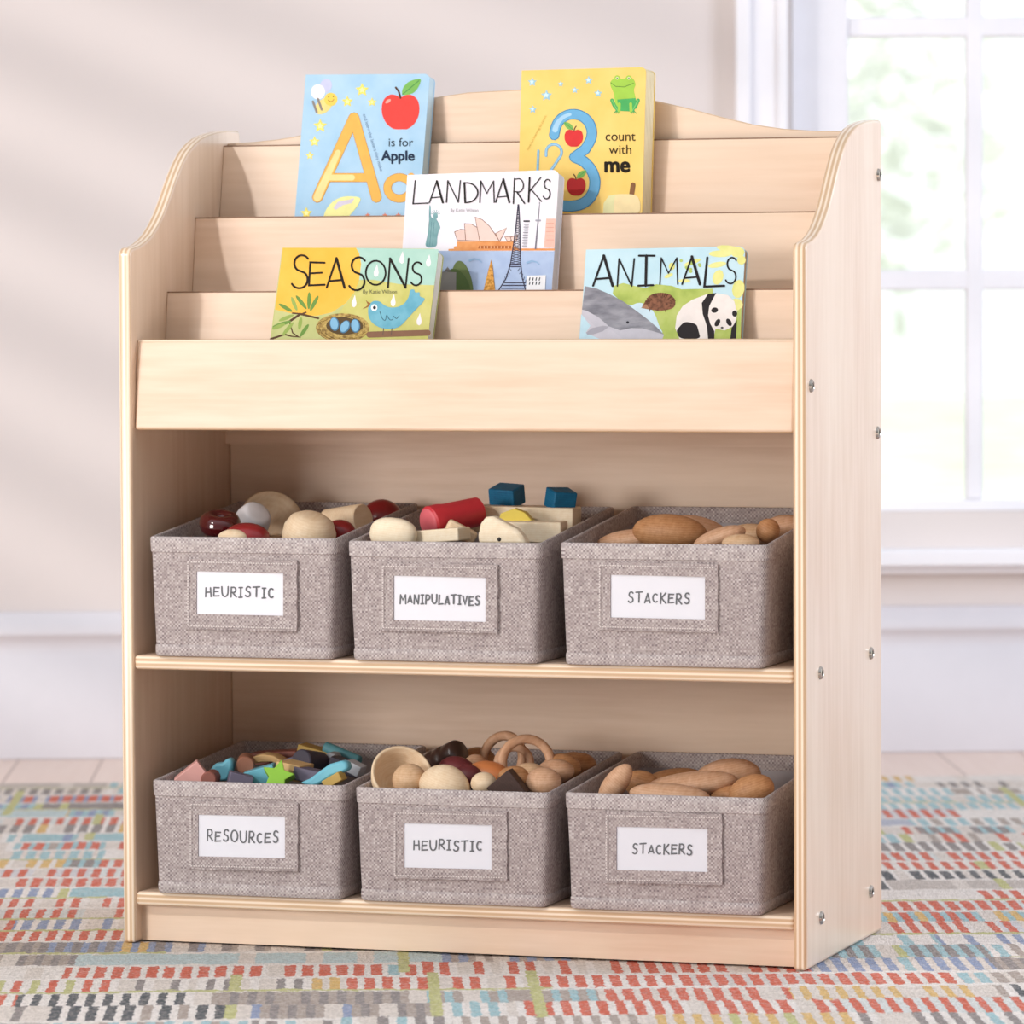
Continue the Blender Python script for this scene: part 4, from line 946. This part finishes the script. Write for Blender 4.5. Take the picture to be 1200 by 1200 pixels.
toy('wooden_arc', 'curved tan block lying right of the brown cylinder', 'toy', g, 315, 890, .14, outline([(-20, 6), (-17, -3), (-5, -7), (8, -6), (20, 0), (20, 6), (6, 1), (-6, 2)], .03), TAN, (0, 2, 10), bevel=.001)
toy('wooden_plank', 'brown plank lying across the back of the pile', 'toy', g, 325, 887, .185, cub(.052, .03, .014), RBROWN, (0, -4, 4), bevel=.001)
toy('wooden_block', 'slate purple block at the front left of the green star', 'toy', g, 281, 916, .05, cub(.026, .024, .018), PURP, (0, 14, 25), bevel=.001)
toy('wooden_block', 'light blue flat block behind the green star', 'toy', g, 306, 909, .085, cub(.034, .03, .018), AQUA, (0, -16, 15), bevel=.001)
bm = BM(); sp_ = [(1 if i % 2 == 0 else .5) for i in range(10)]
prism(bm, [Vector((.0185 * sp_[i] * math.sin(PI * i / 5), -.008, .0185 * sp_[i] * math.cos(PI * i / 5))) for i in range(10)], Vector((0, .018, 0))); fixn(bm)
toy('wooden_star', 'lime green wooden star at the front of the pile', 'toy', g, 326, 911, .05, bm, LIME, (-22, 12, 12), bevel=.0008)
toy('wooden_block', 'tan block right behind the green star', 'toy', g, 345, 903, .09, cub(.030, .03, .018), TAN, (0, 8, -12), bevel=.001)
toy('wooden_cylinder', 'dark slate cylinder end in the middle of the pile', 'toy', g, 364, 894, .12, cyl(.0135, .035), NAVY, (80, 0, -18), auto=40)
toy('wooden_block', 'slate purple wedge left of the dark cylinder', 'toy', g, 348, 893, .15, cub(.030, .025, .014), PURP, (0, -18, 5), bevel=.001)
toy('wooden_block', 'ochre block at the back above the dark cylinder', 'toy', g, 370, 882, .18, cub(.036, .025, .012), OCHRE, (0, 14, 0), bevel=.001)
toy('wooden_block', 'dark ochre block at the back left of the lighter one', 'toy', g, 352, 883, .20, cub(.028, .02, .010), BROWNP, (0, -4, 0), bevel=.001)
toy('wooden_cylinder', 'teal rod lying at the back right', 'toy', g, 401, 884, .17, cyl(.0065, .046), TEAL, (0, 108, -10), auto=40)
toy('wooden_block', 'pale grey triangle block right of the dark cylinder', 'toy', g, 390, 890, .15, outline([(-12, 6), (-4, -8), (4, -8), (14, 6)], .02), GREYP, (0, 10, 0), bevel=.001)
toy('wooden_block', 'dark slate block beneath the teal rod', 'toy', g, 405, 898, .14, cub(.034, .03, .014), NAVY, (0, 18, 10), bevel=.001)
toy('wooden_wave', 'light blue wavy bar slanting up to the right', 'toy', g, 383, 905, .055, outline([(-30, 12), (-18, 7), (-6, -2), (6, -10), (20, -14), (27, -12), (28, -4), (20, 0), (8, 4), (-4, 12), (-14, 16)], .016), AQUA, (0, 0, 0), bevel=.003)
toy('wooden_block', 'pale yellow block under the light blue bar', 'toy', g, 392, 914, .045, cub(.022, .018, .010), YELP if False else OCHRE, (0, -30, 0), bevel=.001)
toy('wooden_block', 'pale grey block by the right rim', 'toy', g, 416, 900, .10, cub(.018, .02, .012), GREYP, (0, 25, 0), bevel=.001)
toy('wooden_block', 'slate block filling behind the light blue bar', 'toy', g, 362, 908, .08, cub(.03, .02, .014), PURP, (0, 10, 0), bevel=.001)
g = 'loose wooden pieces in the lower HEURISTIC bin'
toy('wooden_bowl', 'pale wooden bowl tipped on its side at the left', 'toy', g, 464, 909, .036, lathe([(0, -.030), (.012, -.029), (.024, -.022), (.031, -.010), (.0335, .004), (.0318, .0055), (.030, .004), (.027, -.008), (.020, -.018), (.010, -.024), (0, -.0255)]), W_PALE, (40, 48, -8))
toy('wooden_ball', 'small wooden ball resting in the tipped bowl', 'toy', g, 480, 914, .035, ellb(.0185, .0185, .0175), W_MID)
toy('wooden_egg', 'large pale wooden egg at the bin front', 'toy', g, 522, 921, .03, ellb(.0285, .022, .0225, egg=-.12), W_PALE, (0, 18, 0))
bm = lathe([(0, -.026), (.0125, -.026), (.0145, -.023), (.0145, -.014), (.0125, -.011), (.0145, -.008), (.0145, .001), (.0125, .004), (.0145, .007), (.0145, .020), (.0125, .0235), (0, .024)])
toy('ribbed_cylinder', 'dark brown ribbed cylinder lying behind the egg', 'toy', g, 522, 889, .13, bm, DKBR, (0, 68, -25))
toy('wooden_bead', 'burgundy wooden bead between the egg and orange ring', 'toy', g, 537, 905, .09, ellb(.0225, .018, .0165), BURG, (0, 20, 0))
toy('wooden_bead', 'second burgundy bead lower right behind the egg', 'toy', g, 548, 911, .065, ellb(.016, .014, .014), BURG)
toy('wooden_egg', 'orange stained egg lying in the middle', 'toy', g, 574, 909, .085, ellb(.0245, .018, .0155), ORANGE, (0, 12, 0))
toy('wooden_block', 'dark walnut cube standing on its corner', 'toy', g, 596, 925, .03, cub(.031, .022, .031), BLOCKDK, (0, 50, 6), bevel=.001)
toy('wooden_ring', 'upright wooden ring in front of the ring cluster', 'toy', g, 617, 894, .11, ringb(.026, .0052), W_ROSE, (68, 42, 8))
toy('wooden_ring', 'wooden ring leaning at the left of the ring cluster', 'toy', g, 589, 890, .15, ringb(.026, .0052), W_ROSE, (72, -38, -6))
toy('wooden_ring', 'small wooden ring inside the ring cluster', 'toy', g, 602, 895, .13, ringb(.018, .0045), W_ROSE, (60, -52, 30))
toy('wooden_ball', 'round wooden ball under the ring cluster', 'toy', g, 620, 913, .07, ellb(.0205, .0205, .0175), W_MID)
toy('wooden_ball', 'round wooden ball right of the ring cluster', 'toy', g, 655, 918, .055, ellb(.0195, .0185, .0165), W_ROSE)
toy('wooden_ball', 'small orange brown ball behind the walnut cube', 'toy', g, 603, 912, .055, ellb(.0185, .017, .013), W_BROWN)
toy('wooden_ball', 'small pale ball left of the walnut cube', 'toy', g, 567, 918, .035, ellb(.014, .014, .012), W_PALE)
toy('wooden_ball', 'brown ball behind the rings at right', 'toy', g, 658, 901, .13, ellb(.0215, .020, .0165), W_BROWN)
toy('wooden_ball', 'brown ball beyond the first at the back right', 'toy', g, 672, 899, .18, ellb(.0215, .020, .0165), W_BROWN)
toy('wooden_ball', 'brown wooden ball near the back right corner', 'toy', g, 693, 898, .18, ellb(.0195, .018, .0145), W_BROWN)
toy('wooden_ball', 'dull brown ball low by the right rim', 'toy', g, 676, 904, .10, ellb(.020, .018, .0125), W_ROSE)
toy('wooden_ball', 'brown ball half hidden behind the ribbed cylinder', 'toy', g, 560, 891, .17, ellb(.020, .018, .0145), W_BROWN)
toy('wooden_ball', 'pale ball half hidden left of the ribbed cylinder', 'toy', g, 557, 897, .13, ellb(.013, .013, .012), W_ROSE)
g = 'wooden pebbles in the lower STACKERS bin'
peb = [(721, 919, .045, .0125, .012, .0260, 38, W_ROSE, 'slim wooden pebble standing at the left'),
       (806, 922, .085, .055, .026, .0155, -9, W_ROSE, 'long flat wooden pebble across the middle'),
       (851, 914, .15, .039, .024, .0225, -12, W_ROSE, 'large raised wooden pebble at the back'),
       (785, 932, .035, .044, .02, .0125, 3, W_ROSE, 'low wooden pebble with a small knot at the front'),
       (897, 928, .05, .0250, .018, .0175, -20, W_BROWN, 'reddish brown wooden pebble at the right front'),
       (861, 931, .075, .026, .016, .010, -6, W_BROWN, 'small brown pebble between the long and right ones'),
       (752, 919, .09, .020, .016, .0145, 12, W_BROWN, 'brown wooden pebble behind the slim standing one'),
       (790, 914, .19, .034, .02, .0125, -8, W_BROWN, 'wooden pebble lying at the back left of the pile')]
for x, y, Y, a, b, c_, rot, m, lb in peb:
    toy('wooden_pebble', lb, 'toy', g, x, y, Y, ellb(a, b, c_), m, (0, rot, 0))

# ------------------------------------------------------------------ outdoors, seen through the panes
GRASS = blend('pale_sunlit_lawn', [(.36, 'B4BDA6'), (.64, 'D4D9CB')], 1.6, rough=.9)  # overexposed daylight is put into the pale grass colour
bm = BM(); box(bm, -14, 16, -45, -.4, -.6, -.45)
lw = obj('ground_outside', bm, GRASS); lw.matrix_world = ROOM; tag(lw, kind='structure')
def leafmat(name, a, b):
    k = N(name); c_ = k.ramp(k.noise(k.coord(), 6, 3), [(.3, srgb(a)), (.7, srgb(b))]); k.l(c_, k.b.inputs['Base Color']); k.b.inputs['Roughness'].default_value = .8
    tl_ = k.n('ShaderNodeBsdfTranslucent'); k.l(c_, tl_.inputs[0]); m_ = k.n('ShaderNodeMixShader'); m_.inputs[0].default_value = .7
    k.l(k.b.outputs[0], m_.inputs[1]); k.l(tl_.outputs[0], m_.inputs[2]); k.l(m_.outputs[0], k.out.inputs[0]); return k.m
LEAF = [leafmat('glare_paled_leaves', 'F3F5EE', 'F8F9F5'), leafmat('glare_paled_grey_leaves', 'F4F5F1', 'F8F9F7')]  # leaves painted near white to stand for the glare outdoors
BARK = plain('pale_bark', 'CFCBC4', .9)
def tree(u, v_, h, r0, seed, label, li):
    o = thing('garden_tree', label, 'tree', tuple(ROOM @ Vector((u, -v_, -.45))), 'trees in the garden outside')
    q = random.Random(seed)
    bm = lathe([(.13, 0), (.1, h * .3), (.07, h * .6), (0, h * .9)], 10); obj('trunk', bm, BARK, o, smooth=True)
    bm = BM()
    for _ in range(1150):
        d = Vector((q.gauss(0, 1), q.gauss(0, 1), q.gauss(0, 1))).normalized() * (q.random() ** .35)
        c_ = Vector((d.x * r0, d.y * r0, h * .62 + d.z * h * .42))
        a = Vector((q.uniform(-1, 1), q.uniform(-1, 1), q.uniform(-.6, .6))).normalized(); b = a.cross(Vector((q.uniform(-1, 1), q.uniform(-1, 1), 1))).normalized(); s_ = q.uniform(.07, .16)
        bm.faces.new([bm.verts.new(c_ + a * s_), bm.verts.new(c_ + b * s_ * .55), bm.verts.new(c_ - a * s_), bm.verts.new(c_ - b * s_ * .55)])
    f = obj('foliage', bm, LEAF[li], o); f['kind'] = 'stuff'
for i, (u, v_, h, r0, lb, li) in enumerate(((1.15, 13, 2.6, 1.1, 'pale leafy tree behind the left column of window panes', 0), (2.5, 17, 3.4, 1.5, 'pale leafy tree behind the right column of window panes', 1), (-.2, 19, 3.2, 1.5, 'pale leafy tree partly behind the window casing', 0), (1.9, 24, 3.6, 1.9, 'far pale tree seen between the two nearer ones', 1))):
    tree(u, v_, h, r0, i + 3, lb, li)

# ------------------------------------------------------------------ light
w = bpy.data.worlds.new('world'); S.world = w; w.use_nodes = True; nt = w.node_tree; nt.nodes.clear()
wo = nt.nodes.new('ShaderNodeOutputWorld'); bg = nt.nodes.new('ShaderNodeBackground'); nt.links.new(bg.outputs[0], wo.inputs[0])
tc = nt.nodes.new('ShaderNodeTexCoord'); sx = nt.nodes.new('ShaderNodeSeparateXYZ'); nt.links.new(tc.outputs['Generated'], sx.inputs[0])
rp = nt.nodes.new('ShaderNodeValToRGB'); nt.links.new(sx.outputs[2], rp.inputs[0])
rp.color_ramp.elements[0].position = 0; rp.color_ramp.elements[0].color = (.93, .95, .94, 1); rp.color_ramp.elements[1].position = .8; rp.color_ramp.elements[1].color = (.90, .94, 1, 1)
nt.links.new(rp.outputs[0], bg.inputs[0])
def wr_(src, a, b, c0, c1):
    o = nt.nodes.new('ShaderNodeMapRange'); o.interpolation_type = 'SMOOTHSTEP'; nt.links.new(src, o.inputs[0])
    for q, val in zip((1, 2, 3, 4), (a, b, c0, c1)): o.inputs[q].default_value = val
    return o.outputs[0]
ad = nt.nodes.new('ShaderNodeMath'); ad.operation = 'MAXIMUM'
nt.links.new(wr_(sx.outputs[1], -.1, .8, .36, 1.5), ad.inputs[0]); nt.links.new(wr_(sx.outputs[2], .1, .8, .36, .95), ad.inputs[1]); nt.links.new(ad.outputs[0], bg.inputs[1])
def area(name, loc, target, size, energy, col, sy=None, spread=PI):
    l = bpy.data.lights.new(name, 'AREA'); l.energy = energy; l.size = size; l.color = col; l.spread = spread
    if sy: l.shape = 'RECTANGLE'; l.size_y = sy
    else: l.shape = 'DISK'
    o = bpy.data.objects.new(name, l); COL.objects.link(o); o.location = loc
    o.rotation_euler = (Vector(target) - Vector(loc)).to_track_quat('-Z', 'Y').to_euler(); return o
area('key_lamp', (-.86, -2.05, 1.80), (.3, 0, .6), .12, 25, (1, .965, .93))
area('soft_lamp', (-1.9, -4.2, .92), (.5, .2, .35), 1.5, 108, (1, .955, .92), 1.1)
area('right_fill_lamp', (3.4, 1.1, 1.75), (.8, .2, .8), 1.2, 84, (.74, .84, 1), 1.6)  # added soft fill for the right upright, standing in for window daylight
sl = bpy.data.lights.new('garden_sun', 'SUN'); sl.energy = 4.6; sl.angle = math.radians(3); sl.color = (1, .98, .94)
so = bpy.data.objects.new('garden_sun', sl); COL.objects.link(so)
so.rotation_euler = (NRM * 1.0 - E1 * .35 + Vector((0, 0, -2.1))).to_track_quat('-Z', 'Y').to_euler()
# added spot with striped emission, puts soft slanting light bands on the wall
gl_ = bpy.data.lights.new('wall_band_spot', 'SPOT'); gl_.energy = 330; gl_.spot_size = math.radians(34); gl_.spot_blend = 1; gl_.shadow_soft_size = .05; gl_.color = (1, .95, .90); gl_.use_nodes = True
go = bpy.data.objects.new('wall_band_spot', gl_); COL.objects.link(go); go.location = (-2.7, -2.2, 2.3)
go.rotation_euler = (Vector((-.95, 1.9, 1.0)) - go.location).to_track_quat('-Z', 'Y').to_euler()
gt = gl_.node_tree; em = gt.nodes.get('Emission') or gt.nodes.new('ShaderNodeEmission')
gc = gt.nodes.new('ShaderNodeTexCoord'); gs_ = gt.nodes.new('ShaderNodeSeparateXYZ'); gt.links.new(gc.outputs['Normal'], gs_.inputs[0])
def gm(op, a, b=None):
    o = gt.nodes.new('ShaderNodeMath'); o.operation = op
    for i, q in enumerate((a, b)):
        if q is None: continue
        if isinstance(q, (int, float)): o.inputs[i].default_value = q
        else: gt.links.new(q, o.inputs[i])
    return o.outputs[0]
gx, gy = gm('DIVIDE', gs_.outputs[0], gs_.outputs[2]), gm('DIVIDE', gs_.outputs[1], gs_.outputs[2])
ph_ = gm('ADD', gm('MULTIPLY', gx, 45.), gm('MULTIPLY', gy, 150.))
gt.links.new(gm('ADD', gm('MULTIPLY', gm('SINE', ph_), .5), .5), em.inputs['Strength'])
v = S.view_settings; v.view_transform = 'Standard'; v.look = 'None'; v.gamma = 1; v.use_curve_mapping = False; v.exposure = -.13
